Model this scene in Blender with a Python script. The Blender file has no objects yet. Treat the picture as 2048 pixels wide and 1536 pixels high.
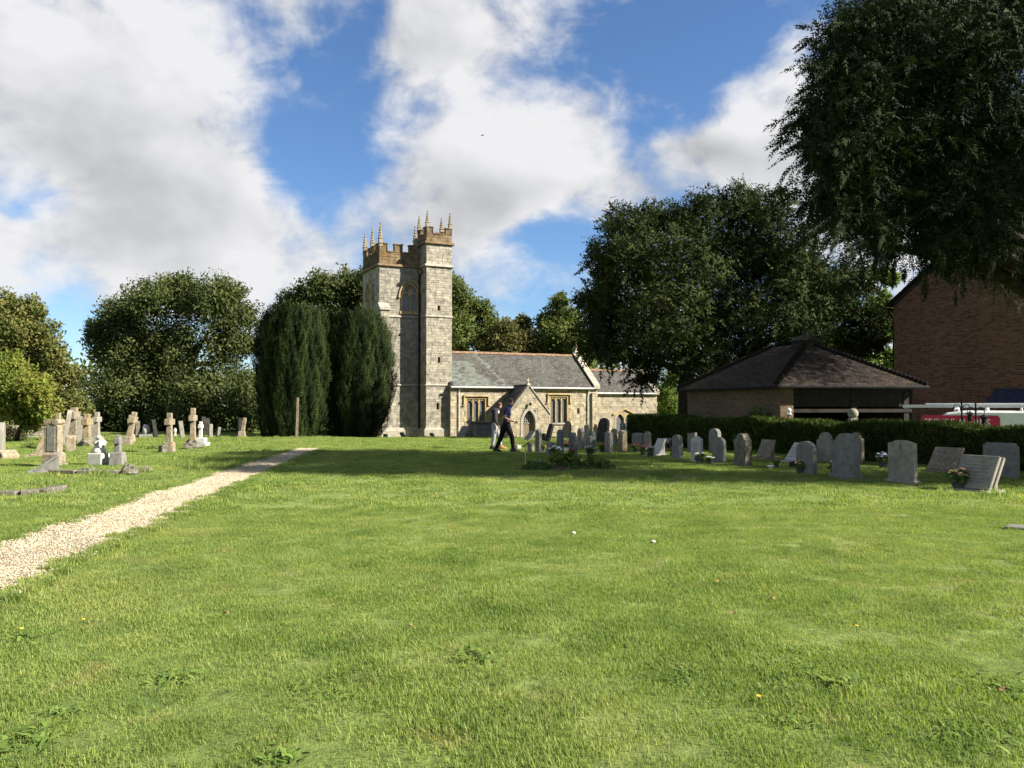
import bpy, bmesh, math, random
import numpy as np
from mathutils import Vector, Matrix
R = math.radians
random.seed(7); rng = np.random.default_rng(7)
scene = bpy.context.scene
COL = scene.collection

# ------------------------------------------------------------------ camera
F = 1650.0                       # focal length in pixels of the 2048 wide photograph
CAMZ = 1.6
PITCH = math.atan(43.0 / F)
cam_d = bpy.data.cameras.new('camera'); cam = bpy.data.objects.new('camera', cam_d); COL.objects.link(cam)
cam.location = (0, 0, CAMZ); cam.rotation_euler = (math.pi/2 + PITCH, 0, 0)
cam_d.sensor_width = 36; cam_d.lens = F/2048*36; cam_d.clip_start = 0.05; cam_d.clip_end = 3000
scene.camera = cam

# ------------------------------------------------------------------ render and exposure
scene.render.engine = 'CYCLES'
scene.cycles.use_denoising = True
scene.cycles.max_bounces = 6; scene.cycles.diffuse_bounces = 3; scene.cycles.glossy_bounces = 2
scene.cycles.transmission_bounces = 3; scene.cycles.transparent_max_bounces = 4
scene.cycles.caustics_reflective = False; scene.cycles.caustics_refractive = False
scene.cycles.sample_clamp_indirect = 6
scene.view_settings.view_transform = 'Standard'; scene.view_settings.look = 'None'
scene.view_settings.exposure = 1.75; scene.view_settings.gamma = 1.0
scene.view_settings.use_curve_mapping = False

# ------------------------------------------------------------------ sun
SUN_EL = R(33); SUN_H = Vector((0.972, -0.233)).normalized()      # horizontal direction towards the sun
sun_vec = Vector((SUN_H.x*math.cos(SUN_EL), SUN_H.y*math.cos(SUN_EL), math.sin(SUN_EL)))
sd = bpy.data.lights.new('sun', 'SUN'); sd.energy = 5.0; sd.angle = R(0.53); sd.color = (1.0, 0.93, 0.80)
sun = bpy.data.objects.new('sun', sd); COL.objects.link(sun)
sun.rotation_euler = sun_vec.to_track_quat('Z', 'Y').to_euler(); sun.location = (30, -8, 30)

# ------------------------------------------------------------------ sky: Nishita with broken cumulus
world = bpy.data.worlds.new('World'); scene.world = world; world.use_nodes = True
wt = world.node_tree; wt.nodes.clear()
def wn(t, **kw):
    n = wt.nodes.new(t)
    for k, v in kw.items(): setattr(n, k, v)
    return n
def wm(op, a, b=None, c=None, clamp=False):
    n = wn('ShaderNodeMath', operation=op, use_clamp=clamp)
    for i, x in enumerate((a, b, c)):
        if x is None: continue
        if isinstance(x, (int, float)): n.inputs[i].default_value = x
        else: wt.links.new(x, n.inputs[i])
    return n.outputs[0]
sky = wn('ShaderNodeTexSky', sky_type='NISHITA'); sky.sun_disc = False
sky.sun_elevation = SUN_EL; sky.sun_rotation = math.atan2(SUN_H.x, SUN_H.y)
sky.altitude = 50; sky.air_density = 1.0; sky.dust_density = 0.0; sky.ozone_density = 4.0
tc = wn('ShaderNodeTexCoord'); sep = wn('ShaderNodeSeparateXYZ'); wt.links.new(tc.outputs['Generated'], sep.inputs[0])
sx, sy, sz = sep.outputs
az = wm('ARCTAN2', sx, sy); el = wm('ARCSINE', sz)
# (azimuth, elevation, half widths, weight): where cumulus stands or the blue opens, in degrees of the sky
def ang(u, v):
    a = math.atan((u-1024)/F); e = math.atan((811-v)/F*math.cos(a)); return a, e
BL = [(150,130,330,200,.8),(330,380,250,150,.75),(480,330,90,120,.55),(150,560,420,90,.4),(600,30,50,110,.6),(560,110,70,40,.35),
      (660,215,140,130,-1.05),(640,330,120,60,-.9),(745,40,45,120,-.8),(690,415,70,30,-.4),(40,385,70,45,-.8),
      (920,110,170,110,.7),(950,320,170,110,.85),(1110,220,130,140,.75),(1000,470,70,110,.6),(680,500,150,70,.35),
      (1420,90,180,150,-1.05),(1060,505,100,60,-.95),(1450,270,110,50,.85),(1320,385,190,60,.8),
      (1590,130,80,150,.6),(1560,330,120,90,.7),(1330,230,90,40,-.5),(1080,620,90,45,-.3),(1290,260,80,40,-.2),(1800,400,260,160,.6)]
wnz = wn('ShaderNodeTexNoise'); wnz.inputs['Scale'].default_value = 4.0; wnz.inputs['Detail'].default_value = 3.0
wt.links.new(tc.outputs['Generated'], wnz.inputs['Vector'])
wsep = wn('ShaderNodeSeparateColor'); wt.links.new(wnz.outputs['Color'], wsep.inputs[0])
azw = wm('MULTIPLY_ADD', wsep.outputs[0], 0.16, wm('ADD', az, -0.08)); elw = wm('MULTIPLY_ADD', wsep.outputs[1], 0.12, wm('ADD', el, -0.06))
acc = None; accd = None
for (u, v, ru, rv, w) in BL:
    a0, e0 = ang(u, v); ra = ru/F; re = rv/F
    qa = wm('MULTIPLY_ADD', azw, 1/ra, -a0/ra); qe = wm('MULTIPLY_ADD', elw, 1/re, -e0/re)
    q = wm('MULTIPLY_ADD', qe, qe, wm('MULTIPLY', qa, qa))
    g = wm('POWER', 0.3679, q)
    acc = wm('MULTIPLY', g, w) if acc is None else wm('MULTIPLY_ADD', g, w, acc)
    if w >= .8:
        dr = wm('MULTIPLY_ADD', qe, 0.65, wm('MULTIPLY', qa, 0.75))
        accd = wm('MULTIPLY', g, dr) if accd is None else wm('MULTIPLY_ADD', g, dr, accd)
def cvec(dx=0.0, dy=0.0):
    c = wn('ShaderNodeCombineXYZ')
    wt.links.new(wm('ADD', az, dx), c.inputs[0]); wt.links.new(wm('MULTIPLY', wm('ADD', el, dy), 1.35), c.inputs[1])
    wt.links.new(wm('MULTIPLY', sy, 0.6), c.inputs[2])
    return c.outputs[0]
def wnoise(vec, scale, det, rough, dist=0.0):
    n = wn('ShaderNodeTexNoise'); n.inputs['Scale'].default_value = scale; n.inputs['Detail'].default_value = det
    n.inputs['Roughness'].default_value = rough; n.inputs['Distortion'].default_value = dist
    wt.links.new(vec, n.inputs['Vector']); return wm('SUBTRACT', n.outputs['Fac'], 0.5)
n1 = wnoise(cvec(), 5.0, 10, 0.55, 0.15); n1b = wnoise(cvec(0.035, 0.025), 5.0, 4, 0.5, 0.15)
n2 = wnoise(cvec(3.0, 1.0), 1.6, 3, 0.5); n3 = wnoise(cvec(7.0, 2.0), 13.0, 9, 0.62, 0.5)
dens = wm('ADD', wm('ADD', wm('MULTIPLY_ADD', n3, 1.5, wm('MULTIPLY', n1, 4.0)), wm('MULTIPLY', n2, 1.0)), wm('ADD', wm('MULTIPLY', acc, 0.85), -0.06))
mr = wn('ShaderNodeMapRange', interpolation_type='SMOOTHSTEP'); wt.links.new(dens, mr.inputs['Value'])
mr.inputs['From Min'].default_value = -0.55; mr.inputs['From Max'].default_value = 0.55
alpha = mr.outputs[0]
thick = wn('ShaderNodeMapRange', interpolation_type='SMOOTHSTEP'); wt.links.new(dens, thick.inputs['Value'])
thick.inputs['From Min'].default_value = 0.45; thick.inputs['From Max'].default_value = 1.9
lit = wm('ADD', wm('MULTIPLY', wm('SUBTRACT', n1, n1b), 1.7), 0.86)
lit = wm('SUBTRACT', lit, wm('MULTIPLY', thick.outputs[0], 0.40))
lit = wm('ADD', lit, wm('MULTIPLY', accd, 0.50))
lit = wm('ADD', lit, wm('MULTIPLY', n3, 0.75))
lit = wm('ADD', lit, wm('MULTIPLY', n2, 0.8))
rampc = wn('ShaderNodeValToRGB'); wt.links.new(wm('MAXIMUM', wm('MINIMUM', lit, 1.0), 0.0), rampc.inputs[0])
cr = rampc.color_ramp; cr.elements[0].position = 0.15; cr.elements[0].color = (1.9, 1.98, 2.12, 1)
cr.elements[1].position = 0.95; cr.elements[1].color = (5.2, 5.2, 5.3, 1)
e_ = cr.elements.new(0.55); e_.color = (3.5, 3.56, 3.7, 1)
WSTR = 0.05
mix = wn('ShaderNodeMix', data_type='RGBA'); wt.links.new(alpha, mix.inputs[0])
skb = wn('ShaderNodeMix', data_type='RGBA', blend_type='MULTIPLY'); skb.inputs[0].default_value = 1.0
wt.links.new(sky.outputs[0], skb.inputs[6]); skb.inputs[7].default_value = (0.70, 0.81, 0.93, 1)
wt.links.new(skb.outputs[2], mix.inputs[6]); wt.links.new(rampc.outputs[0], mix.inputs[7])
bg = wn('ShaderNodeBackground'); bg.inputs['Strength'].default_value = WSTR
wt.links.new(mix.outputs[2], bg.inputs[0])
wo = wn('ShaderNodeOutputWorld'); wt.links.new(bg.outputs[0], wo.inputs[0])
world.cycles.sampling_method = 'MANUAL'; world.cycles.sample_map_resolution = 256

# ------------------------------------------------------------------ geometry helpers
E_DIR = Vector((0.899, 0.438, 0)).normalized(); S_DIR = Vector((E_DIR.y, -E_DIR.x, 0))   # the church's east and south
ROT_CH = math.atan2(E_DIR.y, E_DIR.x)
ROT_GR = ROT_CH - math.pi/2            # headstones: width north-south, face to the west
HA, HB = Vector((4.9, 34.5)), Vector((13.6, 16.6))      # the line of the hedge
HDIR = (HB-HA).normalized(); HN = Vector((-HDIR.y, HDIR.x))  # HN points away from the lawn
def sstep(x): x = np.clip(x, 0, 1); return x*x*(3-2*x)
def zg(x, y):
    x = np.asarray(x, float); y = np.asarray(y, float)
    z = -0.7*sstep((y-40)/14)*sstep((x+18)/8)
    d = (x-HA.x)*HN.x + (y-HA.y)*HN.y
    z = z - 0.6*sstep((d-0.9)/2.0)*sstep((44-y)/8)*(x > 2)
    z = z + 0.025*np.sin(x*0.9+1.3)*np.sin(y*0.55)*sstep((y-4)/10) + 0.012*np.sin(x*2.3)*np.cos(y*1.9+.5)
    return z
def zgf(x, y): return float(zg(x, y))
cp_, sp_ = math.cos(PITCH), math.sin(PITCH)
def ray(u, v):
    a = (u-1024)/F; b = (768-v)/F
    return Vector((a, cp_-b*sp_, sp_+b*cp_))
def P(u, v, D):
    r = ray(u, v); return Vector((0, 0, CAMZ)) + r*(D/r.y)
def G(u, v, lo=2.0, hi=90.0):
    r = ray(u, v); D = lo
    while D < hi:
        p = Vector((0, 0, CAMZ)) + r*(D/r.y)
        if p.z <= zgf(p.x, p.y): break
        D += 0.02 + D*0.002
    return Vector((p.x, p.y, zgf(p.x, p.y)))
def zpx(v, D): return CAMZ + (811-v)/F*D

def obj(name, me, mat=None, parent=None, loc=None, rot=None, smooth=False):
    if mat is not None:
        for m in (mat if isinstance(mat, (list, tuple)) else [mat]): me.materials.append(m)
    o = bpy.data.objects.new(name, me); COL.objects.link(o)
    if parent is not None: o.parent = parent
    if loc is not None: o.location = loc
    if rot is not None: o.rotation_euler = rot
    if smooth: me.polygons.foreach_set('use_smooth', [True]*len(me.polygons))
    return o
def tag(o, label, cat, group=None, kind=None):
    if label: o['label'] = label
    if cat: o['category'] = cat
    if group: o['group'] = group
    if kind: o['kind'] = kind
    return o
def thing(name, label, cat, loc=(0,0,0), rotz=0, group=None):
    o = bpy.data.objects.new(name, None); COL.objects.link(o); o.empty_display_size = 0.2
    o.location = loc; o.rotation_euler = (0, 0, rotz)
    return tag(o, label, cat, group)
def copy_tree(o, parent=None):
    c = o.copy(); COL.objects.link(c)
    if parent is not None: c.parent = parent
    for ch in list(o.children): copy_tree(ch, c)
    return c

class MB:
    def __init__(s): s.v = []; s.f = []; s.m = []
    def add(s, vs, fs, m=0):
        b = len(s.v); s.v += [tuple(p) for p in vs]; s.f += [tuple(i+b for i in f) for f in fs]; s.m += [m]*len(fs); return s
    def box(s, x0, x1, y0, y1, z0, z1, m=0, mat=None):
        vs = [Vector(p) for p in ((x0,y0,z0),(x1,y0,z0),(x1,y1,z0),(x0,y1,z0),(x0,y0,z1),(x1,y0,z1),(x1,y1,z1),(x0,y1,z1))]
        if mat is not None: vs = [mat @ p for p in vs]
        return s.add(vs, [(0,3,2,1),(4,5,6,7),(0,1,5,4),(1,2,6,5),(2,3,7,6),(3,0,4,7)], m)
    def frus(s, cx, cy, z0, z1, a0, b0, a1, b1, m=0):     # rectangular frustum
        vs = [(cx-a0,cy-b0,z0),(cx+a0,cy-b0,z0),(cx+a0,cy+b0,z0),(cx-a0,cy+b0,z0),(cx-a1,cy-b1,z1),(cx+a1,cy-b1,z1),(cx+a1,cy+b1,z1),(cx-a1,cy+b1,z1)]
        return s.add(vs, [(0,3,2,1),(4,5,6,7),(0,1,5,4),(1,2,6,5),(2,3,7,6),(3,0,4,7)], m)
    def prism(s, pts, y0, y1, m=0, mat=None):             # polygon in x,z pushed along y
        n = len(pts); vs = [Vector((p[0], y0, p[1])) for p in pts] + [Vector((p[0], y1, p[1])) for p in pts]
        if mat is not None: vs = [mat @ p for p in vs]
        return s.add(vs, [tuple(range(n)), tuple(range(2*n-1, n-1, -1))] + [(i, i+n, (i+1) % n+n, (i+1) % n) for i in range(n)], m)
    def strip(s, a, b, y0, y1, m=0):                      # solid between two polylines a (outer) and b (inner) in x,z
        n = len(a); vs = [(p[0],y0,p[1]) for p in a]+[(p[0],y0,p[1]) for p in b]+[(p[0],y1,p[1]) for p in a]+[(p[0],y1,p[1]) for p in b]
        fs = []
        for i in range(n-1):
            fs += [(i,i+1,n+i+1,n+i),(2*n+i+1,2*n+i,3*n+i,3*n+i+1),(i+1,i,2*n+i,2*n+i+1),(n+i,n+i+1,3*n+i+1,3*n+i)]
        fs += [(0,n,3*n,2*n),(n-1,3*n-1,4*n-1,2*n-1)]
        return s.add(vs, fs, m)
    def tube(s, pts, rs, n=8, m=0, cap=True):
        pts = [Vector(p) for p in pts]; rs = rs if isinstance(rs, (list, tuple)) else [rs]*len(pts)
        vs = []; 
        for i, p in enumerate(pts):
            d = (pts[min(i+1, len(pts)-1)]-pts[max(i-1, 0)]).normalized()
            a = d.orthogonal().normalized() if i == 0 else (a - d*a.dot(d)).normalized()
            b = d.cross(a)
            for k in range(n):
                t = 2*math.pi*k/n; vs.append(p + (a*math.cos(t)+b*math.sin(t))*rs[i])
        fs = [(i*n+k, i*n+(k+1) % n, (i+1)*n+(k+1) % n, (i+1)*n+k) for i in range(len(pts)-1) for k in range(n)]
        if cap: fs += [tuple(range(n-1, -1, -1)), tuple(range((len(pts)-1)*n, len(pts)*n))]
        return s.add(vs, fs, m)
    def lathe(s, prof, n=12, cx=0, cy=0, m=0, sx=1, sy=1):
        vs = [(cx+r*sx*math.cos(2*math.pi*k/n), cy+r*sy*math.sin(2*math.pi*k/n), z) for r, z in prof for k in range(n)]
        fs = [(i*n+k, i*n+(k+1) % n, (i+1)*n+(k+1) % n, (i+1)*n+k) for i in range(len(prof)-1) for k in range(n)]
        fs += [tuple(range(n-1, -1, -1)), tuple(range((len(prof)-1)*n, len(prof)*n))]
        return s.add(vs, fs, m)
    def blob(s, c, r, nu=10, nv=7, m=0, jit=0.0, seed=0):
        rr = random.Random(seed); r = r if isinstance(r, (tuple, list)) else (r, r, r); vs = []
        for j in range(nv+1):
            ph = math.pi*j/nv
            for k in range(nu):
                t = 2*math.pi*k/nu; q = 1+(rr.random()-.5)*2*jit if 0 < j < nv else 1
                vs.append((c[0]+r[0]*math.sin(ph)*math.cos(t)*q, c[1]+r[1]*math.sin(ph)*math.sin(t)*q, c[2]+r[2]*math.cos(ph)*q))
        return s.add(vs, [(j*nu+k, (j+1)*nu+k, (j+1)*nu+(k+1) % nu, j*nu+(k+1) % nu) for j in range(nv) for k in range(nu)], m)
    def mesh(s, name):
        me = bpy.data.meshes.new(name); me.from_pydata(s.v, [], s.f); me.polygons.foreach_set('material_index', s.m); me.update(); return me
    def build(s, name, mat, parent=None, loc=None, rot=None, smooth=False, bevel=0):
        me = s.mesh(name)
        if bevel:
            bm = bmesh.new(); bm.from_mesh(me); bmesh.ops.remove_doubles(bm, verts=bm.verts, dist=1e-5)
            ed = [e for e in bm.edges if len(e.link_faces) == 2 and e.calc_face_angle(0) > 0.5]
            bmesh.ops.bevel(bm, geom=ed, offset=bevel, segments=1, affect='EDGES', clamp_overlap=True); bm.to_mesh(me); bm.free()
        return obj(name, me, mat, parent, loc, rot, smooth)

def np_mesh(name, verts, faces, tint=None, smooth=False):
    """verts (N,3), faces (M,k); tint (M,) per-face value stored as attribute 'tint'"""
    me = bpy.data.meshes.new(name); verts = np.ascontiguousarray(verts, np.float32); faces = np.ascontiguousarray(faces, np.int32)
    M, k = faces.shape
    me.vertices.add(len(verts)); me.vertices.foreach_set('co', verts.ravel())
    me.loops.add(M*k); me.loops.foreach_set('vertex_index', faces.ravel())
    me.polygons.add(M); me.polygons.foreach_set('loop_start', np.arange(0, M*k, k, dtype=np.int32))
    try: me.polygons.foreach_set('loop_total', np.full(M, k, np.int32))
    except Exception: pass
    me.polygons.foreach_set('use_smooth', np.full(M, bool(smooth)))
    me.update(calc_edges=True)
    if tint is not None:
        at = me.attributes.new('tint', 'FLOAT', 'FACE'); at.data.foreach_set('value', np.ascontiguousarray(tint, np.float32))
    return me

BOXF = np.array([(4,5,6,7),(0,1,5,4),(1,2,6,5),(2,3,7,6),(3,0,4,7),(0,3,2,1)])
BOXV = np.array([(-1,-1,-1),(1,-1,-1),(1,1,-1),(-1,1,-1),(-1,-1,1),(1,-1,1),(1,1,1),(-1,1,1)], float)*0.5
UNIT = {}
def unit_block(key, tint, jit=0.035):
    """one of a few shared block meshes, edges softened and slightly uneven"""
    if (key, tint) in UNIT: return UNIT[(key, tint)]
    rr = np.random.default_rng(len(UNIT)+11)
    v = BOXV + rr.uniform(-jit, jit, (8, 3))*np.array([1, 1, 1]); fr = v[:, 1] < 0; v[fr, 0] *= 0.97; v[fr, 2] *= 0.95
    me = np_mesh(key, v, BOXF, np.full(6, tint)); UNIT[(key, tint)] = me; return me
def pieces(parent, boxes, mat, name, stuff_name, n_ind=300):
    """boxes: (cx,cy,cz,sx,sy,sz[,4x4]) in the parent's space. The first n_ind become objects, the rest one mesh."""
    cnt = 0
    for b in boxes[:n_ind]:
        t = round(random.random()*9)/9; key = name+'_block'
        me = unit_block(key+mat.name, t)
        if not me.materials: me.materials.append(mat)
        o = bpy.data.objects.new(name, me); COL.objects.link(o); o.parent = parent
        if len(b) > 6:
            o.matrix_local = b[6] @ Matrix.Translation((b[0], b[1], b[2])) @ Matrix.Diagonal((b[3], b[4], b[5], 1))
        else: o.location = b[:3]; o.scale = b[3:6]
        cnt += 1
    rest = boxes[n_ind:]
    if rest:
        n = len(rest); V = np.zeros((n, 8, 3)); rr = np.random.default_rng(n)
        for i, b in enumerate(rest):
            v = BOXV + rr.uniform(-.035, .035, (8, 3)); fr = v[:, 1] < 0; v[fr, 0] *= 0.97; v[fr, 2] *= 0.95
            w = v*np.array(b[3:6]) + np.array(b[:3])
            if len(b) > 6: M = np.array(b[6]); w = w @ M[:3, :3].T + M[:3, 3]
            V[i] = w
        Fc = (BOXF[None] + (np.arange(n)*8)[:, None, None]).reshape(-1, 4)
        o = obj(stuff_name, np_mesh(stuff_name, V.reshape(-1, 3), Fc, np.repeat(rng.random(n), 6)), mat, parent); o['kind'] = 'stuff'

def inpoly(x, z, poly):
    c = False; j = len(poly)-1
    for i in range(len(poly)):
        xi, zi = poly[i]; xj, zj = poly[j]
        if (zi > z) != (zj > z) and x < (xj-xi)*(z-zi)/(zj-zi)+xi: c = not c
        j = i
    return c
def courses(poly, holes, ch, cl, y, proud, gap=0.010, seed=1, bond=False):
    """rows of blocks on the plane y facing -y, inside poly (x,z) and outside the holes (x0,x1,z0,z1)"""
    rr = random.Random(seed); out = []
    zs = [p[1] for p in poly]; xs = [p[0] for p in poly]; z = min(zs)+gap; row = 0
    while z < max(zs)-0.04:
        h = rr.uniform(*ch); h = min(h, max(zs)-z)
        x = min(xs) + (0 if not bond else -(row % 2)*cl[0]*0.5); 
        if not bond: x -= rr.random()*cl[0]
        while x < max(xs):
            l = rr.uniform(*cl); x0, x1, z0, z1 = max(x, min(xs)), min(x+l, max(xs)), z, z+h; x += l
            segs = [(x0, x1)]
            for (a, b, c, d) in holes:
                if z1 > c and z0 < d:
                    ns = []
                    for (s0, s1) in segs:
                        if s1 <= a or s0 >= b: ns.append((s0, s1))
                        else:
                            if s0 < a: ns.append((s0, a))
                            if s1 > b: ns.append((b, s1))
                    segs = ns
            for (s0, s1) in segs:
                if s1-s0 < 0.05 or h < 0.04: continue
                if len(poly) > 4 or True:
                    e = .01
                    if not all(inpoly(px, pz, poly) for px, pz in ((s0+e, z0+e), (s1-e, z0+e), (s0+e, z1-e), (s1-e, z1-e))): continue
                pr = rr.uniform(*proud); th = pr+0.04
                out.append(((s0+s1)/2, y-pr+th/2, (z0+z1)/2, s1-s0-gap, th, h-gap))
        z += h; row += 1
    return out
def panel(mb, x0, x1, z0, z1, y, holes, depth, m=0):
    """wall face at y (facing -y) with rectangular holes and their reveals"""
    xs = sorted({x0, x1, *[h[0] for h in holes], *[h[1] for h in holes]}); zs = sorted({z0, z1, *[h[2] for h in holes], *[h[3] for h in holes]})
    for i in range(len(xs)-1):
        for j in range(len(zs)-1):
            cx, cz = (xs[i]+xs[i+1])/2, (zs[j]+zs[j+1])/2
            if any(h[0] < cx < h[1] and h[2] < cz < h[3] for h in holes): continue
            mb.add([(xs[i],y,zs[j]),(xs[i+1],y,zs[j]),(xs[i+1],y,zs[j+1]),(xs[i],y,zs[j+1])], [(0,1,2,3)], m)
    for (a, b, c, d) in holes:
        e = y+depth
        mb.add([(a,y,c),(b,y,c),(b,y,d),(a,y,d),(a,e,c),(b,e,c),(b,e,d),(a,e,d)], [(0,4,5,1),(1,5,6,2),(2,6,7,3),(3,7,4,0)], m)
def arch(cx, w, zs, za, n=8):
    """pointed arch polyline from left spring to right spring"""
    h = za-zs; hw = w/2; r = (h*h+hw*hw)/(2*hw) if h >= hw else hw
    pts = []
    if h > hw*1.02:
        a1 = math.asin(min(1, h/r))
        for i in range(n+1): t = a1*i/n; pts.append((cx-hw+r-r*math.cos(t), zs+r*math.sin(t)))
        pts += [(2*cx-x, z) for x, z in pts[-2::-1]]
    else:
        for i in range(2*n+1): t = math.pi*i/(2*n); pts.append((cx-hw*math.cos(t), zs+h*math.sin(t)))
    return pts

# ------------------------------------------------------------------ material helpers
class NT:
    def __init__(s, name, rough=0.85, spec=0.3):
        s.mat = bpy.data.materials.new(name); s.mat.use_nodes = True; s.t = s.mat.node_tree; s.b = s.t.nodes['Principled BSDF']
        s.b.inputs['Roughness'].default_value = rough; s.b.inputs['Specular IOR Level'].default_value = spec
        s._tc = None
    def n(s, ty, **kw):
        x = s.t.nodes.new(ty)
        for k, v in kw.items(): setattr(x, k, v)
        return x
    def l(s, a, b): s.t.links.new(a, b)
    def coord(s, which='Object'):
        if s._tc is None: s._tc = s.n('ShaderNodeTexCoord')
        return s._tc.outputs[which]
    def pos(s): return s.n('ShaderNodeNewGeometry').outputs['Position']
    def noise(s, scale, det=4, rough=0.55, vec=None, dist=0, stretch=None):
        x = s.n('ShaderNodeTexNoise'); x.inputs['Scale'].default_value = scale; x.inputs['Detail'].default_value = det
        x.inputs['Roughness'].default_value = rough; x.inputs['Distortion'].default_value = dist
        v = vec if vec is not None else s.pos()
        if stretch:
            mp = s.n('ShaderNodeMapping'); mp.inputs['Scale'].default_value = stretch; s.l(v, mp.inputs[0]); v = mp.outputs[0]
        s.l(v, x.inputs['Vector']); return x.outputs['Fac']
    def vor(s, scale, vec=None, out='Color', feat='F1'):
        x = s.n('ShaderNodeTexVoronoi', feature=feat); x.inputs['Scale'].default_value = scale
        s.l(vec if vec is not None else s.pos(), x.inputs['Vector']); return x.outputs[out]
    def math(s, op, a, b=0.0, clamp=False):
        x = s.n('ShaderNodeMath', operation=op, use_clamp=clamp)
        for i, q in enumerate((a, b)):
            if isinstance(q, (int, float)): x.inputs[i].default_value = q
            else: s.l(q, x.inputs[i])
        return x.outputs[0]
    def ramp(s, fac, stops):
        x = s.n('ShaderNodeValToRGB'); c = x.color_ramp
        while len(c.elements) < len(stops): c.elements.new(0.5)
        for e, (p, col) in zip(c.elements, stops):
            e.position = p; e.color = (*col, 1) if len(col) == 3 else col
        s.l(fac, x.inputs[0]); return x.outputs[0]
    def step(s, fac, a, b):
        x = s.n('ShaderNodeMapRange', interpolation_type='SMOOTHSTEP'); x.inputs['From Min'].default_value = a; x.inputs['From Max'].default_value = b
        s.l(fac, x.inputs['Value']); return x.outputs[0]
    def mix(s, fac, a, b, mode='MIX'):
        x = s.n('ShaderNodeMix', data_type='RGBA', blend_type=mode)
        for i, q in ((0, fac), (6, a), (7, b)):
            if isinstance(q, (int, float)): x.inputs[i].default_value = q
            elif isinstance(q, tuple): x.inputs[i].default_value = (*q, 1)
            else: s.l(q, x.inputs[i])
        return x.outputs[2]
    def attr(s, name): return s.n('ShaderNodeAttribute', attribute_name=name).outputs['Fac']
    def rand(s): return s.n('ShaderNodeObjectInfo').outputs['Random']
    def col(s, c):
        if isinstance(c, tuple): s.b.inputs['Base Color'].default_value = (*c, 1)
        else: s.l(c, s.b.inputs['Base Color'])
    def bump(s, h, strength=0.5, dist=0.02):
        x = s.n('ShaderNodeBump'); x.inputs['Strength'].default_value = strength; x.inputs['Distance'].default_value = dist
        s.l(h, x.inputs['Height']); s.l(x.outputs[0], s.b.inputs['Normal'])
def plain(name, c, rough=0.7, spec=0.3, var=0.15, metal=0.0, scale=6):
    m = NT(name, rough, spec); n = m.noise(scale, 4)
    m.col(m.mix(m.step(n, .3, .7), tuple(x*(1-var) for x in c), tuple(min(1, x*(1+var)) for x in c)))
    m.b.inputs['Metallic'].default_value = metal; return m.mat

# ------------------------------------------------------------------ materials
def stone_mat(name, c0, c1, c2, lichen=(0.42, 0.24, 0.06), lich=0.62, white=0.66, scale=1.0, bump=0.6, dark=None, use_tint=True, rnd=True):
    m = NT(name, 0.92, 0.15); K = 0.46 if 'memorial' in name or 'stone' in name and name.startswith(('orange', 'mossy')) else 0.62 if name == 'rubble_limestone' else 0.56
    c0, c1, c2, lichen = [tuple(K*x for x in q) for q in (c0, c1, c2, lichen)]
    v = m.pos()
    base = m.ramp(m.noise(3.0*scale, 6, .6, v), [(.28, c0), (.5, c1), (.74, c2)])
    if use_tint:
        t = m.attr('tint'); base = m.mix(1.0, base, m.ramp(t, [(0, (.76, .76, .77)), (.5, (.98, .97, .95)), (1, (1.15, 1.13, 1.08))]), 'MULTIPLY')
    if rnd:
        base = m.mix(1.0, base, m.ramp(m.rand(), [(0, (.88, .88, .9)), (1, (1.1, 1.08, 1.04))]), 'MULTIPLY')
    base = m.mix(m.math('MULTIPLY', m.step(m.noise(1.7*scale, 5, .65, v), lich, lich+.08), .75), base, lichen)
    base = m.mix(m.math('MULTIPLY', m.step(m.noise(9*scale, 4, .7, v), white, white+.05), .7), base, (.40, .385, .33))
    if dark: base = m.mix(m.math('MULTIPLY', m.step(m.noise(2.3*scale, 5, .7, v, stretch=(1, 1, .45)), dark, dark+.14), .7), base, (.07, .065, .055))
    m.col(base)
    m.bump(m.noise(22*scale, 5, .65, v), bump, 0.012); return m.mat
M_RUB  = stone_mat('rubble_limestone', (.21,.195,.16), (.40,.375,.315), (.54,.51,.435), lichen=(.36,.29,.18), lich=.68, white=.64, dark=.60, bump=1.0)
M_RUBN = stone_mat('cream_rubble_limestone', (.27,.23,.16), (.50,.44,.33), (.63,.565,.445), lichen=(.45,.35,.19), lich=.68, white=.64, dark=.66, bump=1.0)
M_MORT = stone_mat('lime_mortar', (.24,.21,.16), (.36,.32,.25), (.46,.42,.34), lich=.8, use_tint=False, rnd=False)
M_ASH  = stone_mat('pale_ashlar', (.34,.31,.25), (.48,.44,.36), (.60,.56,.47), lich=.72, white=.7, dark=.72, use_tint=False)
M_HAM  = stone_mat('golden_dressed_stone', (.36,.26,.12), (.52,.40,.22), (.62,.52,.35), lich=.75, white=.74, use_tint=False)
M_PIN  = stone_mat('weathered_pinnacle_stone', (.22,.18,.12), (.36,.31,.23), (.48,.43,.34), lich=.66, white=.7, dark=.62, use_tint=False)
M_PAR  = stone_mat('lichened_parapet_stone', (.12,.085,.05), (.23,.165,.095), (.36,.29,.19), lichen=(.33,.18,.06), lich=.60, white=.66, dark=.58, use_tint=False)
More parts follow.
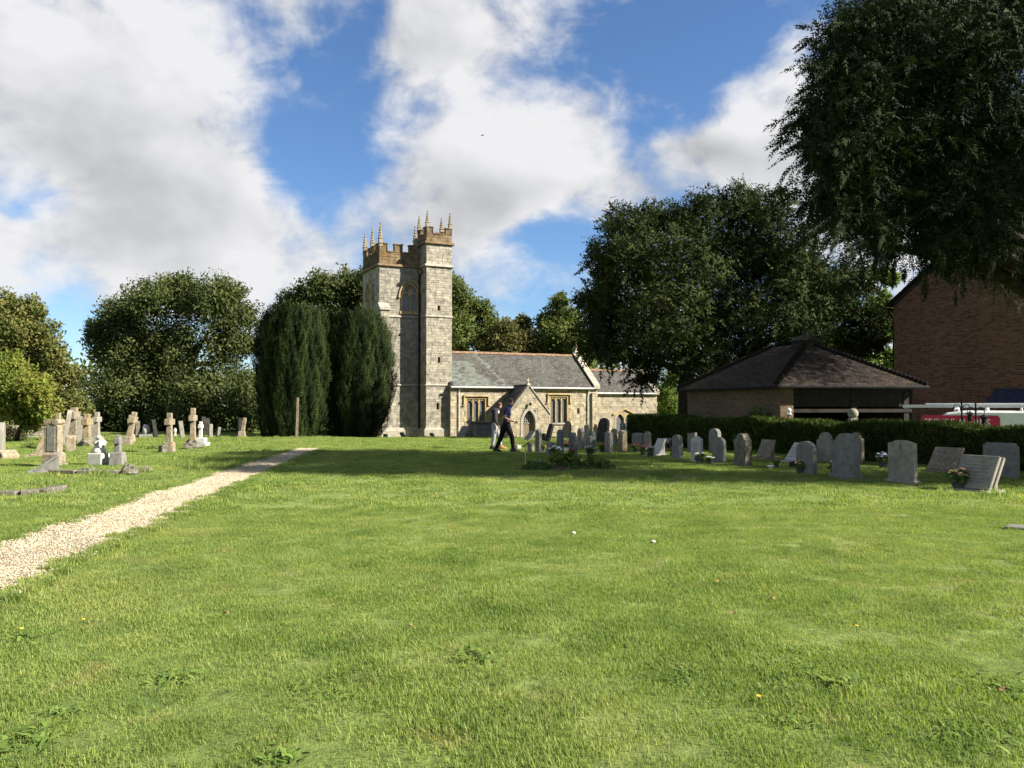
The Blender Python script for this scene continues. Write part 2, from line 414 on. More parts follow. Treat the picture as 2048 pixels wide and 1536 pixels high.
def slate_mat(name, base, green, white=True):
    base, green = [tuple(.36*x for x in q) for q in (base, green)]
    m = NT(name, 0.75, 0.3); v = m.pos(); t = m.attr('tint')
    c = m.ramp(t, [(0, tuple(x*.62 for x in base)), (.5, base), (1, tuple(x*1.45 for x in base))])
    c = m.mix(m.step(m.noise(.55, 4, .6, v), .5, .62), c, m.mix(t, tuple(x*.85 for x in green), tuple(x*1.15 for x in green)))
    c = m.mix(m.math('MULTIPLY', m.step(m.noise(9, 4, .7, v), .56, .66), .6), c, (.20, .19, .155))
    c = m.mix(m.math('MULTIPLY', m.step(m.noise(1.6, 4, .7, v), .62, .72), .6), c, (.14, .09, .05))
    m.col(c); m.bump(m.noise(30, 3, .6, v), .3, .01); return m.mat
M_SLATE = slate_mat('weathered_slate', (.130,.120,.108), (.16,.165,.14))
M_SLATE2 = slate_mat('green_slate', (.22,.245,.215), (.26,.295,.255))
M_RIDGE = plain('terracotta_ridge', (.17,.11,.07), .9, .1, .3)
def lead_glass():
    m = NT('leaded_glass', 0.5, 0.2); v = m.coord('Object')
    sp = m.n('ShaderNodeSeparateXYZ'); m.l(v, sp.inputs[0])
    k = 9.5
    a = m.math('FRACT', m.math('MULTIPLY', m.math('ADD', m.math('MULTIPLY', sp.outputs[0], 1.45), sp.outputs[2]), k))
    b = m.math('FRACT', m.math('MULTIPLY', m.math('SUBTRACT', m.math('MULTIPLY', sp.outputs[0], 1.45), sp.outputs[2]), k))
    lead = m.math('MAXIMUM', m.math('LESS_THAN', a, .16), m.math('LESS_THAN', b, .16))
    g = m.ramp(m.noise(4, 2), [(.35, (.012, .014, .018)), (.65, (.05, .06, .075))])
    m.col(m.mix(lead, g, (.17, .175, .18))); return m.mat
M_LEAD = lead_glass()
M_LOUV = plain('grey_louvre', (.20,.20,.20), .9)
M_OAK = plain('weathered_oak', (.15,.12,.085), .9, .1, .35, scale=14)
M_DARK = plain('dark_void', (.02,.018,.016), .95, .05)
M_IRON = plain('black_iron', (.02,.02,.02), .9, .05)
M_GUT = plain('pale_grey_gutter', (.36,.37,.37), .6)
def brick_mat(name, cols, mort=False):
    cols = [tuple(.5*x for x in q) for q in cols]
    m = NT(name, .92, .15); v = m.pos(); t = m.attr('tint')
    c = m.ramp(t, [(i/(len(cols)-1), q) for i, q in enumerate(cols)])
    c = m.mix(1.0, c, m.ramp(m.noise(.5, 4, .6, v), [(.3, (.75, .75, .78)), (.7, (1.2, 1.15, 1.1))]), 'MULTIPLY')
    m.col(c); m.bump(m.noise(40, 4, .6, v), .4, .006); return m.mat
M_BRICK = brick_mat('red_brick', [(.10,.05,.038), (.175,.083,.058), (.24,.118,.078), (.21,.105,.08), (.30,.16,.105)])
M_BRICKY = brick_mat('buff_brick', [(.16,.11,.06), (.22,.155,.085), (.26,.19,.105), (.20,.13,.07)])
M_BMORT = plain('brick_mortar', (.15,.12,.095), .95, .1, .15)
M_TILE = brick_mat('clay_roof_tile', [(.030,.024,.020), (.046,.036,.029), (.065,.049,.038), (.090,.068,.05)])
M_TIMB = plain('black_timber', (.022,.018,.015), .85, .2, .3)
M_WHITE = plain('white_paint', (.78,.78,.76), .35, .5, .04)
M_REDP = plain('red_vinyl', (.50,.02,.06), .4, .4, .06)
M_LETT = plain('white_lettering', (.82,.80,.80), .5, .3, .02)
M_GLASS = plain('dark_car_glass', (.02,.025,.03), .1, .6, .1)
M_RUBBER = plain('tyre_rubber', (.02,.02,.02), .8)
M_ALU = plain('aluminium', (.62,.63,.64), .4, .5, .05)
M_TAIL = plain('red_lens', (.55,.02,.02), .3, .5, .05)
M_BLUE = plain('navy_canvas', (.020,.028,.055), .8, .2, .2)
# memorial stones
H_PALE = stone_mat('pale_memorial_stone', (.30,.28,.23), (.46,.43,.36), (.58,.54,.46), lichen=(.40,.27,.10), lich=.70, white=.66, scale=2.2, dark=.68, use_tint=False)
H_GREY = stone_mat('grey_memorial_stone', (.22,.22,.20), (.34,.335,.305), (.44,.43,.39), lichen=(.36,.30,.14), lich=.72, white=.66, scale=2.5, dark=.68, use_tint=False)
H_BLUE = stone_mat('blue_grey_slate_memorial', (.14,.165,.18), (.22,.25,.265), (.30,.33,.34), lich=.80, white=.72, scale=2.5, use_tint=False)
H_DARK = stone_mat('dark_slate_memorial', (.03,.03,.032), (.065,.063,.06), (.12,.115,.10), lich=.74, white=.70, scale=2.5, use_tint=False)
H_TAN  = stone_mat('tan_memorial_stone', (.26,.20,.12), (.42,.34,.21), (.52,.43,.29), lichen=(.48,.27,.07), lich=.60, white=.62, scale=2.2, dark=.66, use_tint=False)
H_LICH = stone_mat('orange_lichened_stone', (.22,.17,.11), (.40,.33,.23), (.54,.48,.38), lichen=(.44,.27,.09), lich=.56, white=.56, scale=2.6, dark=.62, use_tint=False)
H_MARB = stone_mat('white_marble', (.50,.49,.46), (.66,.65,.61), (.74,.73,.70), lich=.82, white=.7, scale=2.5, dark=.76, use_tint=False)
H_MOSS = stone_mat('mossy_rough_stone', (.12,.12,.08), (.27,.25,.19), (.42,.40,.34), lichen=(.16,.18,.06), lich=.55, white=.60, scale=3, dark=.60, use_tint=False, bump=1)
M_INSC = plain('incised_lettering', (.13,.125,.11), .9, .1, .1)
def leaf_mat(name, cols, trans=0.25, rough=0.7, spec=0.15, huepatch=None):
    m = NT(name, rough, spec); t = m.attr('tint')
    c = m.ramp(t, [(i/(len(cols)-1), q) for i, q in enumerate(cols)])
    if huepatch: c = m.mix(m.math('MULTIPLY', m.step(m.noise(huepatch[1], 3), .5, .62), .8), c, huepatch[0])
    m.col(c)
    if trans:
        tr = m.n('ShaderNodeBsdfTranslucent'); m.l(m.mix(1.0, c, (1.25, 1.35, .7), 'MULTIPLY'), tr.inputs[0])
        mx = m.n('ShaderNodeMixShader'); mx.inputs[0].default_value = trans
        m.l(m.b.outputs[0], mx.inputs[1]); m.l(tr.outputs[0], mx.inputs[2]); m.l(mx.outputs[0], m.t.nodes['Material Output'].inputs[0])
    return m.mat
L_OAK  = leaf_mat('broadleaf_dark', [(.026,.036,.010), (.043,.058,.016), (.068,.084,.025), (.105,.112,.038)])
L_MID  = leaf_mat('broadleaf_mid', [(.040,.056,.013), (.064,.088,.020), (.098,.120,.030), (.145,.148,.043)])
L_YEL  = leaf_mat('broadleaf_yellowing', [(.055,.085,.014), (.10,.135,.022), (.16,.18,.03), (.22,.20,.045)], .3, huepatch=((.14,.13,.035), .9))
L_LEFT = leaf_mat('broadleaf_olive', [(.035,.045,.012), (.065,.080,.02), (.11,.115,.03), (.16,.135,.05)], .25)
L_BRWN = leaf_mat('broadleaf_browning', [(.035,.042,.012), (.060,.064,.018), (.09,.09,.026), (.12,.09,.035)])
L_LITE = leaf_mat('broadleaf_bright', [(.05,.085,.016), (.085,.125,.024), (.12,.165,.035), (.16,.19,.05)], .3)
L_YEW  = leaf_mat('yew_needles', [(.009,.015,.004), (.017,.027,.007), (.030,.042,.010), (.055,.064,.015)], .08, .8, .1)
L_YEW2 = leaf_mat('dark_yew_needles', [(.006,.011,.0035), (.010,.018,.005), (.016,.026,.007), (.032,.040,.010)], .08, .8, .1)
L_IRISH = leaf_mat('columnar_yew_needles', [(.006,.0115,.0035), (.011,.020,.0055), (.019,.031,.008), (.032,.045,.012)], .04, .8, .1)
L_HEDGE = leaf_mat('hedge_needles', [(.025,.045,.010), (.045,.07,.014), (.07,.10,.02), (.11,.14,.03)], .12, .75, .12)
L_PLANT = leaf_mat('garden_leaf', [(.04,.075,.02), (.07,.12,.03), (.10,.15,.04)], .2)
M_BARK = plain('tree_bark', (.035,.027,.02), .95, .1, .4, scale=5)

# ------------------------------------------------------------------ ground, path, grass
def lawn_colour(m, rnd=None):
    v = m.pos()
    big = m.noise(.35, 3, .55, v); mid = m.noise(1.3, 4, .6, v); fine = m.noise(9, 4, .6, v)
    c = m.ramp(mid, [(.30, (.122, .180, .044)), (.50, (.170, .230, .062)), (.70, (.212, .265, .084))])
    c = m.mix(m.math('MULTIPLY', m.step(big, .47, .66), .6), c, (.225, .262, .088))
    c = m.mix(m.math('MULTIPLY', m.step(m.noise(1.7, 5, .65, v), .57, .70), .6), c, (.26, .245, .11))
    c = m.mix(m.math('MULTIPLY', m.step(m.noise(.8, 5, .65, v), .55, .68), .6), c, (.080, .140, .030))
    c = m.mix(m.math('MULTIPLY', m.step(m.noise(3.3, 4, .6, v), .62, .70), .5), c, (.070, .115, .026))
    return c, fine
def lawn_mat():
    m = NT('lawn_soil_and_grass', .95, .1); c, fine = lawn_colour(m)
    c = m.mix(1.0, c, m.ramp(fine, [(.3, (.62, .62, .6)), (.7, (1.12, 1.12, 1.05))]), 'MULTIPLY')
    m.col(c); m.bump(m.noise(38, 5, .7), 1.0, .05); return m.mat
def blade_mat():
    m = NT('grass_blade', .55, .25); c, fine = lawn_colour(m)
    c = m.mix(1.0, c, m.ramp(m.rand(), [(0, (.80, .85, .8)), (.6, (1.05, 1.05, 1.0)), (1, (1.35, 1.2, 1.1))]), 'MULTIPLY')
    t = m.attr('tint'); c = m.mix(1.0, c, m.ramp(t, [(0, (.75, .85, .8)), (.8, (1.15, 1.1, 1.0)), (.93, (1.3, 1.15, 1.1)), (1, (1.7, 1.4, 1.6))]), 'MULTIPLY')
    m.col(c); tr = m.n('ShaderNodeBsdfTranslucent'); m.l(m.mix(1.0, c, (1.2, 1.3, .7), 'MULTIPLY'), tr.inputs[0])
    mx = m.n('ShaderNodeMixShader'); mx.inputs[0].default_value = .42
    m.l(m.b.outputs[0], mx.inputs[1]); m.l(tr.outputs[0], mx.inputs[2]); m.l(mx.outputs[0], m.t.nodes['Material Output'].inputs[0]); return m.mat
M_LAWN = lawn_mat(); M_BLADE = blade_mat()
gx = np.unique(np.concatenate([np.linspace(-700, -60, 20), np.linspace(-60, -34, 26), np.linspace(-34, 34, 137), np.linspace(34, 60, 26), np.linspace(60, 700, 20)]))
gy = np.unique(np.concatenate([np.linspace(-40, -4, 12), np.linspace(-4, 60, 129), np.linspace(60, 100, 30), np.linspace(100, 1600, 24)]))
GX, GY = np.meshgrid(gx, gy); GZ = zg(GX, GY); nx_, ny_ = len(gx), len(gy)
gi = np.arange(nx_*ny_).reshape(ny_, nx_)
gf = np.stack([gi[:-1, :-1], gi[:-1, 1:], gi[1:, 1:], gi[1:, :-1]], -1).reshape(-1, 4)
ground = obj('ground', np_mesh('ground', np.stack([GX, GY, GZ], -1).reshape(-1, 3), gf, smooth=True), M_LAWN); ground['kind'] = 'structure'

# gravel path
PL = [(-60,1112),(0,1089),(68,1062),(137,1046),(219,1019),(294,987),(362,974),(427,947),(513,922),(547,912),(590,896.5)]
PR = [(-60,1242),(0,1209),(68,1174),(150,1123),(202,1103),(290,1063),(369,1027),(424,1000),(492,966),(547,942),(655,897.5)]
def resample(pts, n):
    pts = [Vector((p.x, p.y)) for p in pts]; L = [0]
    for a, b in zip(pts, pts[1:]): L.append(L[-1]+(b-a).length)
    return [Vector((np.interp(t, L, [p.x for p in pts]), np.interp(t, L, [p.y for p in pts]))) for t in np.linspace(0, L[-1], n)]
NPATH = 260
pl = resample([G(*q) for q in PL], NPATH); pr = resample([G(*q) for q in PR], NPATH)
rr = random.Random(3)
def wob(i, k): return 0.06*math.sin(i*.35+k)+0.05*math.sin(i*.93+2*k)+rr.uniform(-.06, .06)
vs = []; 
for i in range(NPATH):
    a, b = pl[i].copy(), pr[i].copy(); d = (b-a).normalized(); a += d*wob(i, 1); b += d*wob(i, 4)
    pl[i], pr[i] = a, b
    for k in range(9):
        p = a.lerp(b, k/8); vs.append((p.x, p.y, zgf(p.x, p.y)+0.016+0.012*math.sin(k*math.pi/8)))
fs = [(i*9+k, i*9+k+1, (i+1)*9+k+1, (i+1)*9+k) for i in range(NPATH-1) for k in range(8)]
def gravel_mat():
    m = NT('gravel_bed', .95, .15); v = m.pos()
    c = m.ramp(m.vor(95, v), [(0, (.23, .18, .115)), (.35, (.33, .275, .19)), (.7, (.39, .335, .25)), (1, (.44, .395, .315))])
    c = m.mix(m.math('MULTIPLY', m.step(m.noise(2.2, 6, .7, v), .57, .70), .55), c, (.14, .095, .05))
    m.col(c); m.bump(m.vor(95, v, 'Distance'), 1.0, .03); return m.mat
M_GRAV = gravel_mat()
me = bpy.data.meshes.new('gravel_path'); me.from_pydata(vs, [], fs); gp = obj('gravel_path', me, M_GRAV); gp['kind'] = 'structure'
M_PEB = brick_mat('flint_pebbles', [(.40,.31,.18), (.58,.485,.32), (.68,.59,.42), (.76,.69,.52), (.84,.78,.63)])
OCT = np.array([(1,0,0),(0,1,0),(-1,0,0),(0,-1,0),(0,0,.8),(0,0,-.8)], float); OCTF = np.array([(0,1,4),(1,2,4),(2,3,4),(3,0,4)])
npb = 34000; ti = rng.beta(1.0, 1.5, npb)*(NPATH-2); ii = ti.astype(int); fr = ti-ii
PLa = np.array([tuple(p) for p in pl]); PRa = np.array([tuple(p) for p in pr])
A = PLa[ii]*(1-fr)[:, None]+PLa[ii+1]*fr[:, None]; B = PRa[ii]*(1-fr)[:, None]+PRa[ii+1]*fr[:, None]
kk = rng.uniform(-.03, 1.03, npb)[:, None]; pp = A*(1-kk)+B*kk
sz = rng.uniform(.004, .0115, npb)*(1+pp[:, 1]/30); th = rng.uniform(0, 6.28, npb)
V = OCT[None]*sz[:, None, None]*rng.uniform(.7, 1.3, (npb, 6, 1)); c_, s_ = np.cos(th)[:, None], np.sin(th)[:, None]
V = np.stack([V[:, :, 0]*c_-V[:, :, 1]*s_, V[:, :, 0]*s_+V[:, :, 1]*c_, V[:, :, 2]], -1)
V[:, :, 0] += pp[:, :1]; V[:, :, 1] += pp[:, 1:]; V[:, :, 2] += (zg(pp[:, 0], pp[:, 1])+.03)[:, None]
pf = (OCTF[None]+(np.arange(npb)*6)[:, None, None]).reshape(-1, 3)
po = obj('gravel', np_mesh('gravel', V.reshape(-1, 3), pf, np.repeat(rng.random(npb), 4)), M_PEB)
tag(po, 'loose cream flint gravel strewn over the churchyard path', 'gravel', kind='stuff')

# grass: a few tuft meshes scattered by geometry nodes
def tuft_mesh(name, rad, nb, h0, h1, w, seed, flop=0.5):
    r = np.random.default_rng(seed); V = []; Fc = []; T = []
    for i in range(nb):
        a = r.uniform(0, 6.28); d = rad*math.sqrt(r.random()); x, y = d*math.cos(a), d*math.sin(a)
        h = r.uniform(h0, h1); t = r.uniform(0, 6.28); lx, ly = math.cos(t), math.sin(t); px, py = -ly*w/2, lx*w/2; q = r.uniform(.1, flop)*h
        b = len(V)
        V += [(x-px, y-py, -.01), (x+px, y+py, -.01), (x+px*.8+lx*q*.35, y+py*.8+ly*q*.35, h*.6), (x-px*.8+lx*q*.35, y-py*.8+ly*q*.35, h*.6), (x+lx*q, y+ly*q, h)]
        Fc += [(b, b+1, b+2), (b, b+2, b+3), (b+3, b+2, b+4)]; T += [r.random()]*3
    me = np_mesh(name, np.array(V), np.array(Fc), np.array(T)); me.materials.append(M_BLADE); return me
def scatter_object(name, label, tufts, pts, rot, scl, idx):
    n = len(pts); me = bpy.data.meshes.new(name); me.vertices.add(n); me.vertices.foreach_set('co', np.ascontiguousarray(pts, np.float32).ravel())
    for an, ty, arr in (('rot', 'FLOAT', rot), ('scl', 'FLOAT', scl)):
        at = me.attributes.new(an, ty, 'POINT'); at.data.foreach_set('value', np.ascontiguousarray(arr, np.float32))
    at = me.attributes.new('pick', 'INT', 'POINT'); at.data.foreach_set('value', np.ascontiguousarray(idx, np.int32))
    o = obj(name, me, M_BLADE); tag(o, label, 'grass', kind='stuff')
    t = bpy.data.node_groups.new(name, 'GeometryNodeTree')
    t.interface.new_socket('Geometry', in_out='INPUT', socket_type='NodeSocketGeometry'); t.interface.new_socket('Geometry', in_out='OUTPUT', socket_type='NodeSocketGeometry')
    N = t.nodes.new; gi_, go_ = N('NodeGroupInput'), N('NodeGroupOutput'); jn = N('GeometryNodeJoinGeometry')
    def na(nm, ty):
        q = N('GeometryNodeInputNamedAttribute'); q.data_type = ty; q.inputs['Name'].default_value = nm; return q.outputs['Attribute']
    cx = N('ShaderNodeCombineXYZ'); t.links.new(na('rot', 'FLOAT'), cx.inputs[2]); sc_ = na('scl', 'FLOAT'); pk_ = na('pick', 'INT')
    for k, tm in enumerate(tufts):
        oi = N('GeometryNodeObjectInfo'); oi.inputs['Object'].default_value = bpy.data.objects.new('%s_tuft' % name, tm)      # mesh source, not linked to the scene
        cmp = N('FunctionNodeCompare'); cmp.data_type = 'INT'; cmp.operation = 'EQUAL'; t.links.new(pk_, cmp.inputs[2]); cmp.inputs[3].default_value = k
        ip = N('GeometryNodeInstanceOnPoints'); t.links.new(gi_.outputs[0], ip.inputs['Points']); t.links.new(cmp.outputs[0], ip.inputs['Selection']); t.links.new(oi.outputs['Geometry'], ip.inputs['Instance'])
        t.links.new(cx.outputs[0], ip.inputs['Rotation']); t.links.new(sc_, ip.inputs['Scale']); t.links.new(ip.outputs[0], jn.inputs[0])
    t.links.new(jn.outputs[0], go_.inputs[0]); md = o.modifiers.new('scatter', 'NODES'); md.node_group = t; return o
PATHPOLY = np.array([tuple(p) for p in pl]+[tuple(p) for p in pr[::-1]])
def in_path(x, y):
    c = np.zeros(len(x), bool); j = len(PATHPOLY)-1
    for i in range(len(PATHPOLY)):
        xi, yi = PATHPOLY[i]; xj, yj = PATHPOLY[j]
        m_ = ((yi > y) != (yj > y)) & (x < (xj-xi)*(y-yi)/(yj-yi+1e-12)+xi); c ^= m_; j = i
    return c
def frustum_pts(d0, d1, dens, marg=1.0):
    n = int(.5*(1.24*d0+1.24*d1+4*marg)*(d1-d0)*dens); d = np.sqrt(rng.uniform(d0*d0, d1*d1, n)); x = rng.uniform(-1, 1, n)*(d*.62+marg)
    k = ~in_path(x, d); x, d = x[k], d[k]
    dd = (x-HA.x)*HN.x+(d-HA.y)*HN.y; k = ~((dd > 0.2) & (x > 2)); x, d = x[k], d[k]
    return x, d
def clump(x, y): return .5+.5*np.sin(x*1.7+np.sin(y*1.1)*2)*np.sin(y*1.3+np.sin(x*.8)*1.5)
t_near = [tuft_mesh('near_tuft', .17, 210, .012, .034, .0042, s, 1.2) for s in (1, 2, 3, 4)] + [tuft_mesh('long_tuft', .10, 60, .035, .065, .005, 9, .9)]
x, y = frustum_pts(2.6, 13, 46); n = len(x)
pk = rng.integers(0, 4, n); pk[(rng.random(n) < .03)] = 4
scatter_object('lawn_grass', 'short mown grass of the sunlit lawn in the foreground', t_near, np.stack([x, y, zg(x, y)], -1), rng.uniform(0, 6.28, n), .75+.5*clump(x, y)*rng.uniform(.7, 1.3, n), pk)
t_far = [tuft_mesh('far_tuft', .26, 130, .02, .05, .010, s, .9) for s in (11, 12, 13)] + [tuft_mesh('far_long_tuft', .16, 50, .07, .15, .010, 19, .8)]
x, y = frustum_pts(12.5, 44, 11, 2); n = len(x); pk = rng.integers(0, 3, n)
lf = (x < -7) & (x*-1.0 > .28*y); pk[(rng.random(n) < np.where(lf, .10, .02))] = 3
scatter_object('churchyard_grass', 'mown grass of the churchyard around the gravestones', t_far, np.stack([x, y, zg(x, y)], -1), rng.uniform(0, 6.28, n), .8+.45*clump(x, y)*rng.uniform(.7, 1.3, n), pk)
# grass leaning over both edges of the path
ex = np.concatenate([PLa, PRa]); ex = np.repeat(ex, 3, 0)+rng.normal(0, .07, (len(ex)*3, 2)); ex = ex[ex[:, 1] > 2.6]; n = len(ex)
scatter_object('verge_grass', 'ragged grass growing over the edges of the gravel path', [tuft_mesh('verge_tuft', .09, 70, .03, .08, .006, 21, 1.0)], np.stack([ex[:, 0], ex[:, 1], zg(ex[:, 0], ex[:, 1])], -1), rng.uniform(0, 6.28, n), rng.uniform(.6, 1.3, n), np.zeros(n))

# ------------------------------------------------------------------ church
T0 = Vector((-9.06, 56.0, -0.72))
church = thing('church', 'medieval limestone parish church with pinnacled square tower and slate roofs', 'church', T0, ROT_CH)
# --- tower
tower = None
def tower_shell(x0, x1, y0, y1, z0, z1, holes, name, mort):
    mb = MB(); panel(mb, x0, x1, z0, z1, y0, holes, .32)
    mb.add([(x0,y1,z0),(x0,y0,z0),(x0,y0,z1),(x0,y1,z1)], [(0,1,2,3)]); mb.add([(x1,y0,z0),(x1,y1,z0),(x1,y1,z1),(x1,y0,z1)], [(0,1,2,3)])
    mb.add([(x1,y1,z0),(x0,y1,z0),(x0,y1,z1),(x1,y1,z1)], [(0,1,2,3)]); mb.add([(x0,y0,z1),(x1,y0,z1),(x1,y1,z1),(x0,y1,z1)], [(0,1,2,3)])
    return mb.build(name, mort, church)
TW, TD, TH = 4.9, 4.0, 12.85
bel = (1.55, 2.93, 8.72, 10.85)                 # belfry opening, x0 x1 z0 z1
tower = tower_shell(0, TW, 0, TD, -.4, TH, [bel], 'tower', M_MORT)
tur = tower_shell(2.97, 4.84, -1.22, 0.8, -.4, 13.75, [(3.80,3.98,8.85,9.2),(3.82,4.0,5.25,5.65),(3.74,3.92,2.05,2.5)], 'stair_turret', M_MORT)
ALLST = []   # (parent, boxes)
SQ = lambda x0, x1, z0, z1: [(x0,z0),(x1,z0),(x1,z1),(x0,z1)]
b = courses(SQ(0.02, 2.97, .78, 11.9), [(1.42,3.06,8.6,11.0)], (.13,.25), (.20,.52), 0, (.004,.026), seed=5)
pieces(tower, b, M_RUB, 'stone', 'stonework', 110)
b = courses(SQ(2.97, 4.84, .78, 13.4), [(3.74,4.04,8.8,9.26),(3.76,4.06,5.2,5.7),(3.68,3.98,2.0,2.55)], (.13,.25), (.20,.52), -1.22, (.004,.026), seed=6)
pieces(tur, b, M_RUB, 'stone', 'stonework', 100)
def side_face(parent, y0, y1, x, z0, z1, seed, facing=-1, holes=()):
    L = y1-y0; bx = courses(SQ(0, L, z0, z1), list(holes), (.17,.30), (.24,.6), 0, (.004,.022), seed=seed)
    Mx = Matrix.Translation((x, y1, 0)) @ Matrix.Rotation(R(-90), 4, 'Z') if facing < 0 else Matrix.Translation((x, y0, 0)) @ Matrix.Rotation(R(90), 4, 'Z')
    pieces(parent, [(*q, Mx) for q in bx], M_RUB, 'stone', 'stonework', 0)
side_face(tower, 0, TD, 0, .78, 11.9, 8, holes=[(1.25,2.65,8.6,11.0)]); side_face(tur, -1.22, 0, 2.97, .78, 13.4, 9)
side_face(tower, 0.8, TD, TW, 5, 11.9, 19, 1); side_face(tur, -1.22, .8, 4.84, 3.6, 13.4, 29, 1)
# string courses, plinths, buttress
def ring(mb, x0, x1, y0, y1, z0, z1, p0, p1):
    mb.frus((x0+x1)/2, (y0+y1)/2, z0, z1, (x1-x0)/2+p0, (y1-y0)/2+p0, (x1-x0)/2+p1, (y1-y0)/2+p1)
for (za, zb, pr) in ((3.68,3.80,.09), (8.38,8.52,.09), (11.86,12.04,.16)):
    mb = MB(); ring(mb, 0, TW, 0, TD, za, zb, pr, pr*.55); mb.build('string_course', M_ASH if za < 11 else M_PAR, tower, bevel=.015)
    mb = MB(); ring(mb, 2.97, 4.84, -1.22, .8, za+.004, zb-.004, pr, pr*.55); mb.build('string_course', M_ASH, tur, bevel=.015)
mb = MB(); ring(mb, 2.97, 4.84, -1.22, .8, 13.42, 13.62, .17, .10); mb.build('cornice', M_PAR, tur, bevel=.02)
mb = MB(); ring(mb, 0, TW, 0, TD, -.5, .66, .17, .17); ring(mb, 0, TW, 0, TD, .66, .82, .17, .02); mb.build('plinth', M_ASH, tower)
mb = MB(); ring(mb, 2.97, 4.84, -1.22, .8, -.5, .67, .16, .16); ring(mb, 2.97, 4.84, -1.22, .8, .67, .83, .16, .02); mb.build('plinth', M_ASH, tur)
but = MB()
but.box(-.02, .62, -.42, 0, .8, 8.9); but.prism([(0,0)]*0 or [(-.02,8.9),(.62,8.9),(.62,9.0),(-.02,9.0)], -.46, 0)
bo = but.build('buttress', M_MORT, church)
pieces(bo, courses(SQ(-.02,.62,.8,8.9), [], (.18,.32), (.3,.62), -.42, (.004,.022), seed=41), M_RUB, 'stone', 'stonework', 24)
mb = MB(); mb.add([(-.08,-.52,8.9),(.68,-.52,8.9),(.68,0,9.35),(-.08,0,9.35),(-.08,-.52,8.8),(.68,-.52,8.8),(.68,0,8.8),(-.08,0,8.8)], [(0,1,2,3),(4,5,1,0),(5,6,2,1),(7,4,0,3),(4,7,6,5)]); mb.build('weathering', M_ASH, bo)
mb = MB(); mb.box(-.18,1.7,-.62,-.16,-.5,.60); mb.frus(.76,-.39,.60,.80,.94,.23,.86,.12); mb.build('plinth', M_ASH, bo)
mb = MB(); mb.box(-.06,.70,-.50,0,3.69,3.79); mb.build('string_course', M_ASH, bo)
# parapets with merlons
def parapet(name, x0, x1, y0, y1, z0, zs, zt, th, nx, ny, mfrac, parent):
    root = MB(); 
    for (a, b, c, d) in ((x0,x1,y0,y0+th), (x0,x1,y1-th,y1), (x0,x0+th,y0+th,y1-th), (x1-th,x1,y0+th,y1-th)): root.box(a,b,c,d,z0,zs)
    po = root.build(name, M_PAR, parent)
    pieces(po, courses(SQ(x0+.02, x1-.02, z0, zs-.02), [], (.2,.34), (.3,.7), y0, (.003,.016), seed=len(name)+nx), M_PAR, 'stone', 'stonework', 12)
    def row(n, a0, a1, fixed, axis, sgn):
        pit = (a1-a0)/(n-.5*0+0) if n else 0
        per = (a1-a0)/(n-1+mfrac) if n > 1 else 1
        for k in range(n):
            a = a0+k*per; b_ = a+per*mfrac
            m = MB()
            if axis == 'x':
                m.box(a, b_, fixed, fixed+th, zs, zt-.09); m.box(a-.03, b_+.03, fixed-.06, fixed+th+.06, zt-.09, zt); m.box(a,a+.07,fixed-.04,fixed,zs,zt-.1); m.box(b_-.07,b_,fixed-.04,fixed,zs,zt-.1)
            else:
                m.box(fixed, fixed+th, a, b_, zs, zt-.09); m.box(fixed-.06, fixed+th+.06, a-.05, b_+.05, zt-.09, zt)
            m.build('merlon', M_PAR, po, bevel=.02)
            if k < n-1:
                m = MB(); c0, c1 = b_+.05, a+per-.05
                if axis == 'x': m.box(c0, c1, fixed-.06, fixed+th+.06, zs-.015, zs+.06)
                else: m.box(fixed-.06, fixed+th+.06, c0, c1, zs-.015, zs+.06)
                m.build('coping', M_PAR, po)
    row(nx, x0, x1, y0, 'x', -1); row(nx, x0, x1, y1-th, 'x', 1); row(ny, y0+th+.1, y1-th-.1, x0, 'y', -1); row(ny, y0+th+.1, y1-th-.1, x1-th, 'y', 1)
    return po
parapet('tower_parapet', 0, TW, 0, TD, 12.04, 12.86, 13.46, .28, 5, 4, .56, church)
parapet('turret_parapet', 2.97, 4.84, -1.22, .65, 13.62, 14.12, 14.62, .2, 2, 2, .36, church)
def pinnacle(x, y, z0, h, w, tall=1.0):
    m = MB(); m.frus(x, y, z0, z0+h*.34, w/2, w/2, w/2*.9, w/2*.9); m.frus(x, y, z0+h*.34, z0+h*.37, w*.62, w*.62, w*.58, w*.58)
    m.frus(x, y, z0+h*.37, z0+h*.95, w*.42, w*.42, w*.10, w*.10); m.blob((x, y, z0+h*.96), (w*.26, w*.26, h*.05), 6, 4)
    for k in range(4):
        f = .45+.12*k; s = w*(.42-.32*(f-.37)/.58)+.02
        for dx, dy in ((1,0),(-1,0),(0,1),(0,-1)): m.blob((x+dx*s, y+dy*s, z0+h*f), (w*.17, w*.17, h*.025), 5, 3)
    return m.build('pinnacle', M_PIN, church)
for (x, y, z) in ((.12,.1,13.46), (.12,TD-.1,13.46), (.12,TD/2,13.46), (2.62,.1,13.46), (TW-.1,TD-.1,13.46)): pinnacle(x, y, z-.25, 1.62, .27)
for (x, y) in ((3.07,-1.12), (4.74,-1.12), (3.07,.55), (4.74,.55)): pinnacle(x, y, 14.45, 1.25, .23)
m = MB(); m.blob((2.9,-.35,11.55), (.16,.2,.2), 8, 6, jit=.2); m.tube([(2.8,-.05,11.7),(2.86,-.4,11.65)], [.12,.09], 6); m.build('gargoyle', M_PAR, church)
m = MB(); m.tube([(2.86,-.10,11.5),(2.86,-.10,.3)], .055, 8); m.build('downpipe', M_IRON, church)  # no real pipe: dark strip standing for shadow in the turret corner
